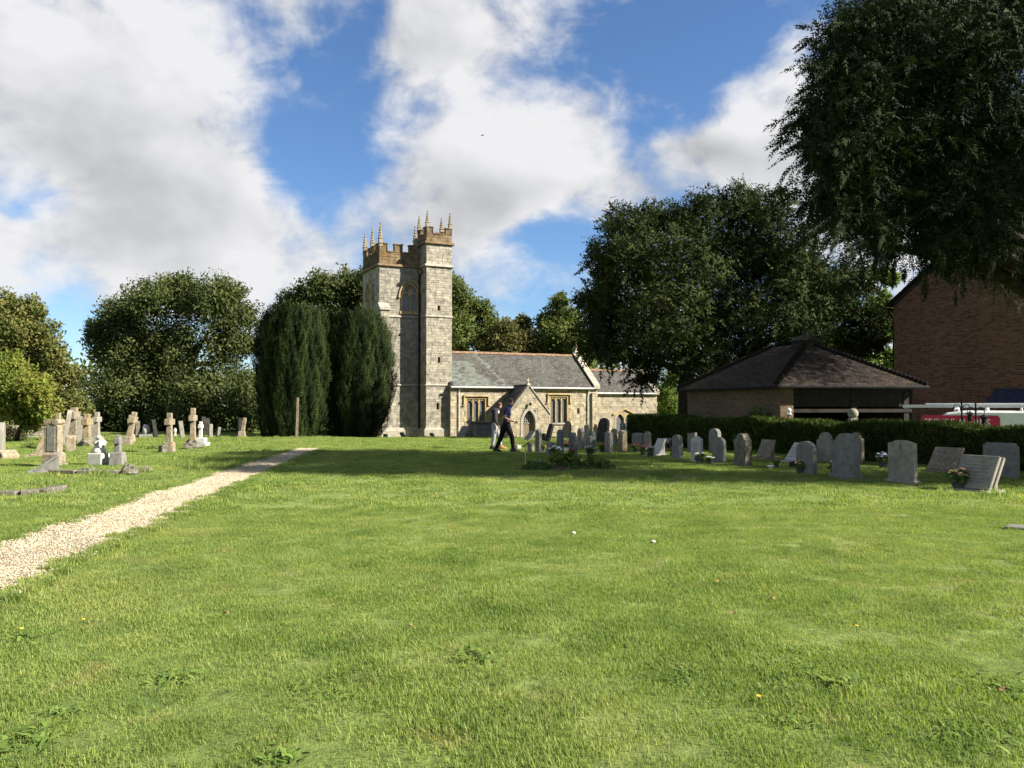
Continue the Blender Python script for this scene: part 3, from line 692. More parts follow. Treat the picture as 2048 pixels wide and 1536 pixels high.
# --- windows
def arch_window(x0, x1, z0, zs, za, y, lights, name='window', glass=M_LEAD, frame_m=M_HAM, hood=True, parent=church, yaw=None):
    w = thing('window', None, None); del_keys(w); w.parent = parent; w.name = name
    if yaw is not None: w.matrix_local = yaw
    cx = (x0+x1)/2; W = x1-x0; fw = .13; n = 8
    inn = arch(cx, W-2*fw, zs, za-fw*1.2, n); o0 = [(x0, z0)]; 
    outer = [(x0, z0)] + arch(cx, W, zs, za, n) + [(x1, z0)]; inner = [(x0+fw, z0+fw*.8)] + inn + [(x1-fw, z0+fw*.8)]
    m = MB(); m.strip(outer, inner, y-.03, y+.16); m.box(x0-.06, x1+.06, y-.08, y+.16, z0-.10, z0+fw*.8); m.build('frame', frame_m, w)
    # masonry between the rectangular opening and the arch
    m = MB(); m.strip([(x0-.004, zs), (x0-.004, za+.004)] + [(x0+(x1-x0)*k/(2*n), za+.004) for k in range(1, 2*n)] + [(x1+.004, za+.004), (x1+.004, zs)][:1], [(x0, zs)] + outer[1:1+2*n+1], y+.002, y+.2)
    m.build('spandrel', M_MORT, w)
    lw = (W-2*fw)/lights
    for k in range(1, lights):
        m = MB(); xm = x0+fw+lw*k; ztop = zs+(za-zs)*.55 if lights > 1 else za
        m.box(xm-.05, xm+.05, y+.02, y+.14, z0+.06, ztop); m.build('mullion', frame_m, w)
    for k in range(lights):
        xa = x0+fw+lw*k+.03; xb = xa+lw-.06; a = arch((xa+xb)/2, xb-xa, zs-.10, zs+.22, 5); oa = [(p[0], zs+.30) for p in a]
        m = MB(); m.strip(oa, a, y+.04, y+.12); m.build('tracery', frame_m, w)
    if lights == 2:
        m = MB(); q = arch(cx, .16, (zs+za)/2, (zs+za)/2+.2, 4); m.strip([(cx-.13, zs+.3)]+[(p[0]*1+ (p[0]-cx)*.9, p[1]+.05) for p in q]+[(cx+.13, zs+.3)], [(cx-.05, zs+.3)]+q+[(cx+.05, zs+.3)], y+.05, y+.12); m.build('tracery', frame_m, w)
    m = MB(); m.add([(x0+.02, y+.15, z0), (x1-.02, y+.15, z0), (x1-.02, y+.15, za), (x0+.02, y+.15, za)], [(0,1,2,3)]); m.build('glass', glass, w)
    if hood:
        h = arch(cx, W+.16, zs-.02, za+.10, n); h2 = arch(cx, W+.34, zs-.02, za+.21, n)
        m = MB(); m.strip(h2, h, y-.13, y+.02); m.blob((x0-.14, y-.08, zs-.08), .10, 7, 5); m.blob((x1+.14, y-.08, zs-.08), .10, 7, 5); m.build('hood_mould', frame_m, w)
    return w
def del_keys(o):
    for k in ('label', 'category', 'group'):
        if k in o: del o[k]
arch_window(1.55, 2.93, 8.72, 9.85, 10.85, 0.0, 2, 'belfry_window', M_LOUV)
Mw = Matrix.Translation((-0.0, TD, 0)) @ Matrix.Rotation(R(-90), 4, 'Z')
arch_window(1.3, 2.6, 8.72, 9.85, 10.85, -.05, 2, 'belfry_window', M_LOUV, yaw=Mw)
for (x0, x1, z0, z1) in ((3.80,3.98,8.85,9.2), (3.82,4.0,5.25,5.65), (3.74,3.92,2.05,2.5)):
    m = MB(); m.box(x0-.02, x1+.02, -1.0, -.95, z0-.02, z1+.02); m.build('slit_window', M_DARK, church)
def label_window(x0, x1, z0, z1, y, lights=3):
    w = thing('window', None, None); del_keys(w); w.parent = church; w.name = 'window'
    fw = .075; lw = (x1-x0-2*fw)/lights
    m = MB(); m.box(x0, x0+fw, y-.02, y+.22, z0, z1); m.box(x1-fw, x1, y-.02, y+.22, z0, z1); m.box(x0+fw, x1-fw, y-.02, y+.22, z1-fw, z1); m.build('frame', M_HAM, w)
    m = MB(); m.box(x0-.08, x1+.08, y-.10, y+.22, z0-.12, z0); m.build('sill', M_ASH, w)
    for k in range(1, lights): m = MB(); xm = x0+fw+lw*k; m.box(xm-.035, xm+.035, y+.02, y+.2, z0, z1-fw); m.build('mullion', M_HAM, w)
    for k in range(lights):
        xa = x0+fw+lw*k+(.035 if k else 0); xb = x0+fw+lw*(k+1)-(.035 if k < lights-1 else 0)
        a = arch((xa+xb)/2, xb-xa, z1-fw-.42, z1-fw-.10, 5); m = MB(); m.strip([(p[0], z1-fw-.003) for p in a], a, y+.05, y+.19)
        m.build('tracery', M_HAM, w)
        for sgn in (-1, 1):
            m = MB(); q = ((xa+xb)/2+sgn*(xb-xa)*.30, z1-fw-.12); m.lathe([(.001, 0), (.045, 0), (.045, .01), (.001, .01)], 6); 
            ob = m.build('quatrefoil', M_DARK, w, loc=(q[0], y+.045, q[1]), rot=(R(90), 0, 0))
    m = MB(); m.add([(x0+.02, y+.15, z0), (x1-.02, y+.15, z0), (x1-.02, y+.15, z1), (x0+.02, y+.15, z1)], [(0,1,2,3)]); m.build('glass', M_LEAD, w)
    m = MB(); m.box(x0-.22, x1+.22, y-.14, y+.03, z1+.06, z1+.19); m.box(x0-.22, x0-.10, y-.12, y+.03, z1-.5, z1+.06); m.box(x1+.10, x1+.22, y-.12, y+.03, z1-.5, z1+.06)
    m.box(x0-.30, x0-.10, y-.13, y+.03, z1-.58, z1-.5); m.box(x1+.10, x1+.30, y-.13, y+.03, z1-.58, z1-.5); m.build('hood_mould', M_HAM, w, bevel=.02)
    for i, zz in enumerate(np.arange(z0, z1-.1, .36)):
        for (xa, xb) in ((x0-.06-(.10 if i % 2 else 0), x0-.004), (x1+.004, x1+.06+(.10 if i % 2 else 0))):
            m = MB(); m.box(xa, xb, y-.03, y+.02, zz, min(zz+.345, z1)); m.build('jamb_stone', M_HAM, w)
# --- nave
NX0, NX1, NY, NHW, NE, NR = 4.606, 16.45, -1.5, 2.885, 3.72, 6.12
W1 = (5.80, 7.32, .85, 2.86); W2 = (12.38, 13.93, 1.06, 3.02); SLT = (14.72, 14.9, 1.72, 2.12)
mb = MB(); panel(mb, NX0, NX1, -.5, NE, NY, [W1, W2, SLT], .35)
NB = NY+2*NHW
mb.add([(NX1,NY,-.5),(NX1,NB,-.5),(NX1,NB,NE),(NX1,NY+NHW,NR),(NX1,NY,NE)], [(0,1,2,3,4)]); mb.add([(NX0,NB,-.5),(NX0,NY,-.5),(NX0,NY,NE),(NX0,NY+NHW,NR),(NX0,NB,NE)], [(0,1,2,3,4)])
mb.add([(NX1,NB,-.5),(NX0,NB,-.5),(NX0,NB,NE),(NX1,NB,NE)], [(0,1,2,3)]); mb.add([(SLT[0],NY+.2,SLT[2]),(SLT[1],NY+.2,SLT[2]),(SLT[1],NY+.2,SLT[3]),(SLT[0],NY+.2,SLT[3])], [(0,1,2,3)], 1)
nave = mb.build('nave_wall', [M_MORT, M_DARK], church)
ex = lambda w, a, b=0.0: (w[0]-a, w[1]+a, w[2]-.12-b, w[3]+.2)
b = courses(SQ(NX0, NX1, -.3, NE-.03), [ex(W1, .14), ex(W2, .14), (SLT[0]-.05, SLT[1]+.05, SLT[2]-.05, SLT[3]+.05), (8.1, 11.3, -.5, 1.5), (8.6,10.6,1.5,2.9)], (.13,.25), (.2,.5), NY, (.004,.024), seed=21)
pieces(nave, b, M_RUBN, 'stone', 'stonework', 150)
label_window(*W1[:4], NY); label_window(*W2[:4], NY)
for xq in (4.606, 15.95):
    m = MB(); m.box(xq-.03, xq+.42, NY-.16, NY+.1, -.5, 3.2); m.prism([(xq-.03,3.2),(xq+.42,3.2),(xq+.42,3.26),(xq-.03,3.26)], NY-.18, NY); q = m.build('corner_buttress', M_MORT, church)
    pieces(q, courses(SQ(xq-.03, xq+.42, -.3, 3.2), [], (.18,.30), (.3,.45), NY-.16, (.004,.022), seed=int(xq)), M_RUBN, 'stone', 'stonework', 12)
# roofs: slates as real lapped courses
def roof_face(parent, O, U, Vd, poly, w, g, mat, stuff, seed=1, th=.012, n_ind=0, mat_fn=None):
    """O origin at the eave, U along the eave, Vd up the slope (unit vectors), poly in (u,v)"""
    U, Vd = Vector(U).normalized(), Vector(Vd).normalized(); N = U.cross(Vd)
    Mx = Matrix((( U.x, Vd.x, N.x, O[0]), (U.y, Vd.y, N.y, O[1]), (U.z, Vd.z, N.z, O[2]), (0,0,0,1)))
    tilt = Matrix.Rotation(math.atan2(th*1.6, g*1.5), 4, 'X')
    us = [p[0] for p in poly]; vv = [p[1] for p in poly]; r = random.Random(seed); out = []; out2 = []; row = 0; v = min(vv)
    while v < max(vv)-.01:
        u = min(us)-(row % 2)*w/2
        while u < max(us):
            lw = w*r.uniform(.85, 1.15); u0, u1 = max(u, min(us)), min(u+lw, max(us)); u += lw
            if u1-u0 < .04: continue
            cu, cv = (u0+u1)/2, v+g*.5
            if not inpoly(cu, cv, poly): continue
            T = Mx @ Matrix.Translation((cu, cv, th*1.2+r.uniform(0, .002))) @ Matrix.Rotation(-math.atan2(th*1.1, g*1.5)+r.uniform(-.006, .006), 4, 'X')
            ent = (0, 0, 0, u1-u0-.008, g*1.45, th, T)
            (out2 if mat_fn and mat_fn(cu, cv, r) else out).append(ent)
        v += g; row += 1
    pieces(parent, out, mat, 'slate' if 'slate' in stuff else 'tile', stuff, n_ind)
    return out2
sl = math.hypot(NHW, NR-NE); ov = .18
mb = MB(); 
def gable_roof(name, x0, x1, y0, hw, ze, zr, ov, mat=M_SLATE):
    dz = (zr-ze)/hw; mb = MB(); t = .04
    for s in (1, -1):
        ya, yb = (y0-ov, y0+hw) if s > 0 else (y0+2*hw+ov, y0+hw); za, zb = ze-ov*dz, zr
        vs = [(x0,ya,za+.02),(x1,ya,za+.02),(x1,yb,zb+.02),(x0,yb,zb+.02),(x0,ya,za+.02+t),(x1,ya,za+.02+t),(x1,yb,zb+.02+t),(x0,yb,zb+.02+t)]
        mb.add(vs, [(0,3,2,1),(4,5,6,7),(0,1,5,4),(1,2,6,5),(2,3,7,6),(3,0,4,7)])
    return mb.build(name, mat, church)
nroof = gable_roof('nave_roof', NX0+.1, NX1-.1, NY, NHW, NE, NR, ov)
SV = Vector((0, NHW, NR-NE)); L = SV.length*(1+ov/NHW)
O = (NX0+.25, NY-ov, NE-ov*(NR-NE)/NHW+.062)
gr = lambda u, v, r: (u < 3.3-.55*v+.25*math.sin(v*3)) and v < 2.9 and r.random() < .93 or (3.0-.35*v+.9 < u < 3.4-.35*v+.9) and r.random() < .8
g2 = roof_face(nroof, O, (1,0,0), SV, SQ(0, NX1-NX0-.5, 0, L-.05), .26, .165, M_SLATE, 'slates', 3, mat_fn=gr)
pieces(nroof, g2, M_SLATE2, 'slate', 'green_slates', 0)
mb = MB()
for k in range(28):
    x0 = NX0+.2+k*(NX1-NX0-.6)/28; x1 = x0+(NX1-NX0-.6)/28-.015; zj = random.uniform(-.01, .015)
    o = MB(); o.prism([(-.15,-.09),(0,.07),(.15,-.09),(.12,-.12),(0,.03),(-.12,-.12)], 0, x1-x0); oo = o.build('ridge_tile', M_RIDGE, nroof, loc=(x0, NY+NHW, NR+.10+zj), rot=(0, 0, R(-90)))
def gable_coping(x, y0, hw, ze, zr, th, rise, name='gable_coping', cross=True, n=7):
    root = MB(); d = Vector((0, hw, zr-ze)).normalized()
    root.add([(x,y0-.05,ze-.1),(x+th,y0-.05,ze-.1),(x+th,y0+hw,zr+rise-.06),(x,y0+hw,zr+rise-.06),(x+th,y0+2*hw+.05,ze-.1),(x,y0+2*hw+.05,ze-.1)], [(0,1,2,3),(3,2,4,5)])
    root.add([(x,y0-.05,ze-.15),(x,y0+hw,zr+rise-.06),(x,y0+2*hw+.05,ze-.15)], [(0,1,2)][::-1]); root.add([(x+th,y0-.05,ze-.15),(x+th,y0+hw,zr+rise-.06),(x+th,y0+2*hw+.05,ze-.15)], [(0,1,2)])
    c = root.build(name, M_MORT, church)
    for s in (1, -1):
        for k in range(n):
            a, b_ = k/n, (k+1)/n-.012
            ya = y0-.2+(hw+.2)*a; yb = y0-.2+(hw+.2)*b_; za = ze-.05+(zr+rise-ze+.05)*a; zb = ze-.05+(zr+rise-ze+.05)*b_
            if s < 0: ya, yb = 2*(y0+hw)-ya, 2*(y0+hw)-yb
            m = MB(); vs = [(x-.06,ya,za),(x+th+.06,ya,za),(x+th+.06,yb,zb),(x-.06,yb,zb)]; m.add(vs+[(p[0],p[1],p[2]+.11) for p in vs], [(0,3,2,1),(4,5,6,7),(0,1,5,4),(1,2,6,5),(2,3,7,6),(3,0,4,7)]); m.build('coping_stone', M_ASH, c)
    m = MB(); m.box(x-.06, x+th+.06, y0-.24, y0+.12, ze-.26, ze-.02); m.build('kneeler', M_ASH, c, bevel=.02)
    if cross:
        z = zr+rise+.05; m = MB(); yc = y0+hw; xc = x+th/2
        m.frus(xc, yc, z, z+.22, .16, .16, .10, .10); m.frus(xc, yc, z+.22, z+.75, .05, .05, .04, .04); m.box(xc-.04, xc+.04, yc-.20, yc+.20, z+.47, z+.56); m.blob((xc, yc, z+.78), .07, 6, 5)
        for s in (-.2, .2): m.blob((xc, yc+s, z+.515), .06, 6, 4)
        m.build('finial_cross', M_ASH, church)
    return c
gable_coping(NX1-.35, NY, NHW, NE+.08, NR, .42, .24)
# gutters and pipes
def gutter(x0, x1, y, z): m = MB(); m.tube([(x0,y,z),(x1,y,z)], .065, 8); return m.build('gutter', M_GUT, church)
gutter(NX0-.02, NX1-.45, NY-.26, NE-.14)
for xp, ya in ((5.25, NY), (15.62, NY)):
    m = MB(); m.tube([(xp,ya-.24,NE-.18),(xp,ya-.10,NE-.42),(xp,ya-.10,-.1)], .042, 8); m.build('downpipe', M_GUT, church)
# --- porch
PXC, PHW, PQ, PE, PR_ = 9.58, 1.58, 2.2, 1.73, 3.62; PY = NY-PQ
ds, da, dw = 1.12, 2.0, 1.0; DR = (PXC-.5, PXC+.5, -.3, da)
mb = MB(); panel(mb, PXC-PHW, PXC+PHW, -.5, PE, PY, [(DR[0], DR[1], -.5, PE)], .3)
mb.add([(PXC-PHW,PY,PE),(DR[0],PY,PE),(DR[0],PY,da),(DR[1],PY,da),(DR[1],PY,PE),(PXC+PHW,PY,PE),(PXC,PY,PR_)], [(0,1,2,3,4,5,6)])
mb.add([(PXC-PHW,NY,-.5),(PXC-PHW,PY,-.5),(PXC-PHW,PY,PE),(PXC-PHW,NY,PE)], [(0,1,2,3)]); mb.add([(PXC+PHW,PY,-.5),(PXC+PHW,NY,-.5),(PXC+PHW,NY,PE),(PXC+PHW,PY,PE)], [(0,1,2,3)])
porch = mb.build('porch_wall', M_MORT, church)
pieces(porch, courses([(PXC-PHW,-.3),(PXC+PHW,-.3),(PXC+PHW,PE),(PXC,PR_-.05),(PXC-PHW,PE)], [(DR[0]-.17, DR[1]+.17, -.5, da+.1)], (.11,.2), (.16,.38), PY, (.004,.024), seed=33), M_RUBN, 'stone', 'stonework', 80)
mb = MB(); outer = [(PXC-.67,-.4)]+arch(PXC, 1.34, ds, da+.22, 8)+[(PXC+.67,-.4)]; inner = [(PXC-.48,-.4)]+arch(PXC, .96, ds, da, 8)+[(PXC+.48,-.4)]
mb.strip(outer, inner, PY-.05, PY+.22); mb.build('door_arch', M_ASH, church)
mb = MB(); mb.strip([(p[0], da+.01) for p in arch(PXC, 1.0, ds, da, 8)], arch(PXC, .99, ds, da, 8), PY+.06, PY+.2); mb.build('arch_spandrel', M_MORT, church)
door = thing('door', None, None); del_keys(door); door.parent = church; door.name = 'porch_door'
for k in range(6):
    xa = PXC-.48+k*.16; m = MB(); m.box(xa+.006, xa+.154, PY+.24+(k % 2)*.012, PY+.29, -.4, 1.06); m.build('plank', M_OAK, door)
m = MB(); m.box(PXC-.5, PXC+.5, PY+.21, PY+.29, 1.06, 1.16); m.build('rail', M_OAK, door)
m = MB()
for k in range(7): m.box(PXC-.45+k*.15-.012, PXC-.45+k*.15+.012, PY+.25, PY+.28, 1.16, 2.0)
for k in range(5): m.box(PXC-.5, PXC+.5, PY+.255, PY+.275, 1.30+k*.15, 1.32+k*.15)
m.build('grille', M_GUT, door)
m = MB(); m.box(PXC-.6, PXC+.6, PY+.6, PY+.65, -.4, 2.1); m.build('backing', M_DARK, door)
proof = None
mb = MB(); dzp = (PR_-PE)/PHW; o_ = .12
for s in (1, -1):
    xa, xb = PXC-s*(PHW+o_), PXC
    vs = [(xa,PY+.3,PE-o_*dzp+.02),(xa,NY+.3,PE-o_*dzp+.02),(xb,NY+.3,PR_+.02),(xb,PY+.3,PR_+.02)]; mb.add(vs+[(p[0],p[1],p[2]+.04) for p in vs], [(0,3,2,1),(4,5,6,7),(0,1,5,4),(1,2,6,5),(2,3,7,6),(3,0,4,7)])
proof = mb.build('porch_roof', M_SLATE, church)
for s in (1, -1):
    Vd = Vector((s*PHW, 0, PR_-PE)); Oq = (PXC-s*(PHW+o_), (NY if s > 0 else PY+.3), PE-o_*dzp+.062); LL = Vd.length*(1+o_/PHW)
    # large stone slates of the porch
    roof_face(proof, Oq, (0, -s, 0), Vd, SQ(0, PQ-.3, 0, LL-.04), .46, .30, M_SLATE, 'slates', 5+s, th=.022, n_ind=40)
def front_coping(x0, x1, za, xm, zm, y0, y1, n=5):
    for s in (1, -1):
        for k in range(n):
            a, b_ = k/n, (k+1)/n-.012; xs0 = (x0 if s > 0 else x1); X = lambda t: xs0+(xm-xs0)*t; Z = lambda t: za+(zm-za)*t
            m = MB(); vs = [(X(a),y0,Z(a)),(X(a),y1,Z(a)),(X(b_),y1,Z(b_)),(X(b_),y0,Z(b_))]; m.add(vs+[(p[0],p[1],p[2]+.10) for p in vs], [(0,1,2,3),(7,6,5,4),(0,4,5,1),(1,5,6,2),(2,6,7,3),(3,7,4,0)]); m.build('coping_stone', M_ASH, porch)
front_coping(PXC-PHW-.1, PXC+PHW+.1, PE-.06, PXC, PR_+.06, PY-.06, PY+.32)
m = MB(); z = PR_+.1; yc = PY+.12
m.frus(PXC, yc, z, z+.14, .13, .13, .09, .09); m.box(PXC-.03, PXC+.03, yc-.03, yc+.03, z+.14, z+.52); m.box(PXC-.13, PXC+.13, yc-.03, yc+.03, z+.32, z+.38); m.build('finial_cross', M_ASH, church)
m = MB(); m.tube([(PXC,PY,2.42),(PXC,PY-.16,2.46)], .018, 6); m.lathe([(.05,2.30),(.085,2.36),(.085,2.48),(.02,2.56)], 8, PXC, PY-.2); m.build('porch_lantern', M_IRON, church)
# --- chancel
CY, CX0, CX1, CHW, CE, CR = -1.0, 16.4, 22.25, 2.3, 3.36, 5.05
cw = (18.35, 20.1, .1, 1.75); cd = (16.95, 17.55, -.3, 1.5)
mb = MB(); panel(mb, CX0, CX1, -.5, CE, CY, [cw, cd], .3)
CB = CY+2*CHW
mb.add([(CX1,CY,-.5),(CX1,CB,-.5),(CX1,CB,CE),(CX1,CY+CHW,CR),(CX1,CY,CE)], [(0,1,2,3,4)]); mb.add([(CX1,CB,-.5),(CX0,CB,-.5),(CX0,CB,CE),(CX1,CB,CE)], [(0,1,2,3)])
chan = mb.build('chancel_wall', M_MORT, church)
pieces(chan, courses(SQ(CX0, CX1, -.3, CE-.03), [(cw[0]-.2,cw[1]+.2,cw[2]-.1,cw[3]+.35), (cd[0]-.16,cd[1]+.16,-.5,cd[3]+.15)], (.15,.22), (.25,.5), CY, (.003,.016), seed=51), M_RUBN, 'stone', 'stonework', 60)
w = thing('window', None, None); del_keys(w); w.parent = church; w.name = 'window'
m = MB(); xm = (cw[0]+cw[1])/2
m.prism([(cw[0]-.2,cw[3]-.05),(xm,cw[3]+.42),(cw[1]+.2,cw[3]-.05),(cw[1]+.2,cw[3]-.19),(xm,cw[3]+.27),(cw[0]-.2,cw[3]-.19)], CY-.12, CY+.02); m.build('hood_mould', M_HAM, w)
m = MB(); m.box(cw[0],cw[0]+.1,CY-.02,CY+.2,cw[2],cw[3]); m.box(cw[1]-.1,cw[1],CY-.02,CY+.2,cw[2],cw[3]); m.box(xm-.05,xm+.05,CY-.02,CY+.2,cw[2],cw[3]); m.box(cw[0]+.1,cw[1]-.1,CY-.021,CY+.2,cw[2]-.1,cw[2]+.05); m.build('frame', M_HAM, w)
for (xa, xb) in ((cw[0]+.1, xm-.05), (xm+.05, cw[1]-.1)):
    a = arch((xa+xb)/2, xb-xa, cw[3]-.6, cw[3]-.08, 6); m = MB(); m.strip([(p[0], cw[3]+.01) for p in a], a, CY, CY+.19); m.build('tracery', M_HAM, w)
m = MB(); m.add([(cw[0],CY+.15,cw[2]),(cw[1],CY+.15,cw[2]),(cw[1],CY+.15,cw[3]),(cw[0],CY+.15,cw[3])], [(0,1,2,3)]); m.build('glass', M_LEAD, w)
arch_window(cd[0], cd[1], -.2, .95, 1.5, CY, 1, 'lancet_window', M_LEAD, hood=False)
croof = gable_roof('chancel_roof', CX0, CX1-.1, CY, CHW, CE, CR, .16)
Vd = Vector((0, CHW, CR-CE)); O = (CX0+.05, CY-.16, CE-.16*(CR-CE)/CHW+.062)
roof_face(croof, O, (1,0,0), Vd, SQ(0, CX1-CX0-.35, 0, Vd.length*(1+.16/CHW)-.05), .26, .165, M_SLATE, 'slates', 9)
for k in range(12):
    o = MB(); o.prism([(-.15,-.09),(0,.07),(.15,-.09),(.12,-.12),(0,.03),(-.12,-.12)], 0, .44); o.build('ridge_tile', M_RIDGE, croof, loc=(CX0+.05+k*.46, CY+CHW, CR+.1), rot=(0, 0, R(-90)))
gable_coping(CX1-.3, CY, CHW, CE+.06, CR, .36, .2, n=6)
gutter(CX0+.1, CX1-.4, CY-.22, CE-.12)

# ------------------------------------------------------------------ buildings right of the churchyard
# open-fronted garage with a hipped tile roof
GC = Vector((9.1, 28.0, -0.62)); gdir = Vector((-1.65, 7.0)).normalized(); rotg = math.atan2(-gdir.x, gdir.y)   # local y along the left wall, local x to the right
GL, GW, GE, GA = 7.2, 5.25, 3.0, 4.55        # length, width, eave and apex heights above the base
gar = thing('garage', 'low buff brick garage with hipped clay tile roof behind the hedge', 'garage', GC, rotg)
mb = MB(); mb.add([(0,GL,-.3),(0,0,-.3),(0,0,GE),(0,GL,GE)], [(0,1,2,3)]); mb.add([(GW,GL,-.3),(0,GL,-.3),(0,GL,GE),(GW,GL,GE)], [(0,1,2,3)]); mb.add([(GW,0,-.3),(GW,GL,-.3),(GW,GL,GE),(GW,0,GE)], [(0,1,2,3)])
wl = mb.build('wall', M_BMORT, gar)
bx = courses(SQ(0, GL, 1.2, GE-.02), [], (.075,.075), (.225,.225), 0, (.001,.006), gap=.010, seed=2, bond=True)
Mx = Matrix.Translation((0, GL, 0)) @ Matrix.Rotation(R(-90), 4, 'Z')
bx.sort(key=lambda q: -q[0]); pieces(wl, [(*q, Mx) for q in bx], M_BRICKY, 'brick', 'brickwork', 60)
mb = MB(); mb.box(.002, .5, 0, .5, -.3, GE-.05); pier = mb.build('pier', M_BMORT, gar)
pieces(pier, courses(SQ(0, .5, .8, GE-.05), [], (.075,.075), (.225,.225), 0, (.001,.006), gap=.010, seed=3, bond=True), M_BRICKY, 'brick', 'brickwork', 120)
for xq in (2.9, GW-.25):
    m = MB(); m.box(xq-.11, xq+.11, .05, .27, -.3, GE-.3); m.build('post', M_TIMB, gar, bevel=.01)
for k in range(5):
    m = MB(); m.box(.5, GW, .06+.02*k, .10+.02*k, GE-.30-.19*k+.19, GE-.30-.19*k+.37) if k == 0 else m.box(.5, GW, .09, .115+.004*(k % 2), GE-.02-.2*k, GE-.02-.2*k+.195); m.build('board', M_TIMB, gar)
m = MB(); m.box(.5, GW, .02, .2, GE-1.02, GE-.9); m.build('beam', M_TIMB, gar)
m = MB(); m.box(.3, GW-.1, GL-.3, GL-.2, -.3, GE); m.box(GW-.3, GW-.2, .3, GL-.3, -.3, GE); m.build('lining', M_TIMB, gar)
og = .34; x0, x1, y0, y1 = -og, GW+og, -og, GL+og; cx = (x0+x1)/2; ry0, ry1 = cx-x0+y0-.15, y1-(cx-x0)+.15; ez = GE-.12
ap0, ap1 = Vector((cx, ry0, GA)), Vector((cx, ry1, GA)); c00, c10, c11, c01 = Vector((x0,y0,ez)), Vector((x1,y0,ez)), Vector((x1,y1,ez)), Vector((x0,y1,ez))
mb = MB(); mb.add([c00,c10,c11,c01,ap0,ap1], [(0,1,4),(1,2,5,4),(2,3,5),(3,0,4,5),(0,3,2,1)]); grf = mb.build('roof', M_TILE, gar)
def hipface(a, b, top, n_ind, seed):
    U = (b-a).normalized(); n = U.cross((top[0]-a)).normalized(); Vd = n.cross(U)
    poly = [(0, 0), ((b-a).length, 0)] + [((t-a).dot(U), (t-a).dot(Vd)) for t in top]
    roof_face(grf, a+n*.006, U, Vd, poly, .17, .105, M_TILE, 'roof_tiles', seed, th=.014, n_ind=n_ind)
hipface(c00, c10, [ap0], 150, 1); hipface(c01, c00, [ap0, ap1], 100, 2)
hipface(c10, c11, [ap1, ap0], 0, 3); hipface(c11, c01, [ap1], 0, 4)
def bonnets(a, b, n):
    for k in range(n):
        p = a.lerp(b, (k+.3)/n); q = a.lerp(b, min(1, (k+1.45)/n)); m = MB(); up = Vector((0, 0, .075))
        m.tube([p+up*1.15, q+up*.55], [.105, .07], 8); m.build('bonnet_tile', M_TILE, grf)
bonnets(c00, ap0, 30); bonnets(c01, ap1, 30); bonnets(c10, ap0, 30)
m = MB(); m.box(cx-.32, cx+.32, ry0-.25, ry0+.5, GA-.12, GA+.10); m.prism([(cx-.42,GA+.10),(cx+.42,GA+.10),(cx,GA+.34)], ry0-.32, ry0+.56); m.build('ridge_vent', M_TIMB, grf)
m = MB(); m.tube([c01+Vector((0,-.1,-.03)), c00+Vector((-.04,0,-.03))], .05, 6); m.tube([c00+Vector((0,-.04,-.03)), c10+Vector((0,-.04,-.03))], .05, 6); m.build('gutter', M_IRON, gar)
# climber on the garage wall
def ivy(name, label, loc, rad, n, mat, seed, leaf=.09, group=None, cat='climber'):
    o = thing(name, label, cat, loc, 0, group); leaf_cloud(o, 'foliage', [(0, 0, rad[2], *rad)], n, leaf, mat, seed, surf=.5); return o

# brick house
hA = Vector((18.55, 40.0)); hd = Vector((3.6, -4.4)).normalized(); roth = math.atan2(hd.y, hd.x)
HL = 10.5; HE, HAP = 7.3, 11.6
house = thing('brick_house', 'tall red brick house gable beyond the garage and van', 'house', (hA.x, hA.y, -.7), roth)
mb = MB(); mb.add([(0,0,-.3),(HL,0,-.3),(HL,0,HE),(HL/2,0,HAP),(0,0,HE)], [(0,1,2,3,4)]); mb.add([(0,9,-.3),(0,0,-.3),(0,0,HE),(0,9,HE)], [(0,1,2,3)]); mb.add([(HL,0,-.3),(HL,9,-.3),(HL,9,HE),(HL,0,HE)], [(0,1,2,3)]); mb.add([(HL,9,-.3),(0,9,-.3),(0,9,HE),(HL/2,9,HAP),(HL,9,HE)], [(0,1,2,3,4)])
hw_ = mb.build('wall', M_BMORT, house)
bx = courses([(0,.9),(7.2,.9),(7.2,HAP-1.5),(HL/2,HAP-.3),(0,HE)], [], (.075,.075), (.225,.225), 0, (.001,.007), gap=.011, seed=4, bond=True)
vis = lambda q: -abs(q[0]-3.6)-abs(q[2]-4.0)*.8
bx.sort(key=lambda q: -vis(q)); pieces(hw_, bx, M_BRICK, 'brick', 'brickwork', 300)
bx = courses(SQ(0, 9, .9, HE), [], (.075,.075), (.225,.225), 0, (.001,.007), gap=.011, seed=5, bond=True); Mx = Matrix.Translation((0, 9, 0)) @ Matrix.Rotation(R(-90), 4, 'Z')
pieces(hw_, [(*q, Mx) for q in bx], M_BRICK, 'brick', 'brickwork', 0)
mb = MB(); sl_ = (HAP-HE)/(HL/2); o2 = .25
for s in (1, -1):
    xa, xb = (-o2, HL/2) if s > 0 else (HL+o2, HL/2); za = HE-o2*sl_+.03
    vs = [(xa,-.15,za),(xa,9.15,za),(xb,9.15,HAP+.03),(xb,-.15,HAP+.03)]; mb.add(vs+[(p[0],p[1],p[2]+.12) for p in vs], [(0,3,2,1),(4,5,6,7),(0,1,5,4),(1,2,6,5),(2,3,7,6),(3,0,4,7)])
hr = mb.build('roof', M_TILE, house)
Vd = Vector((HL/2, 0, HAP-HE)); roof_face(hr, (-o2, 9.1, HE-o2*sl_+.17), (0,-1,0), Vd, SQ(0, 9.2, 0, Vd.length*(1+o2/(HL/2))-.05), .17, .105, M_TILE, 'roof_tiles', 8, th=.014)
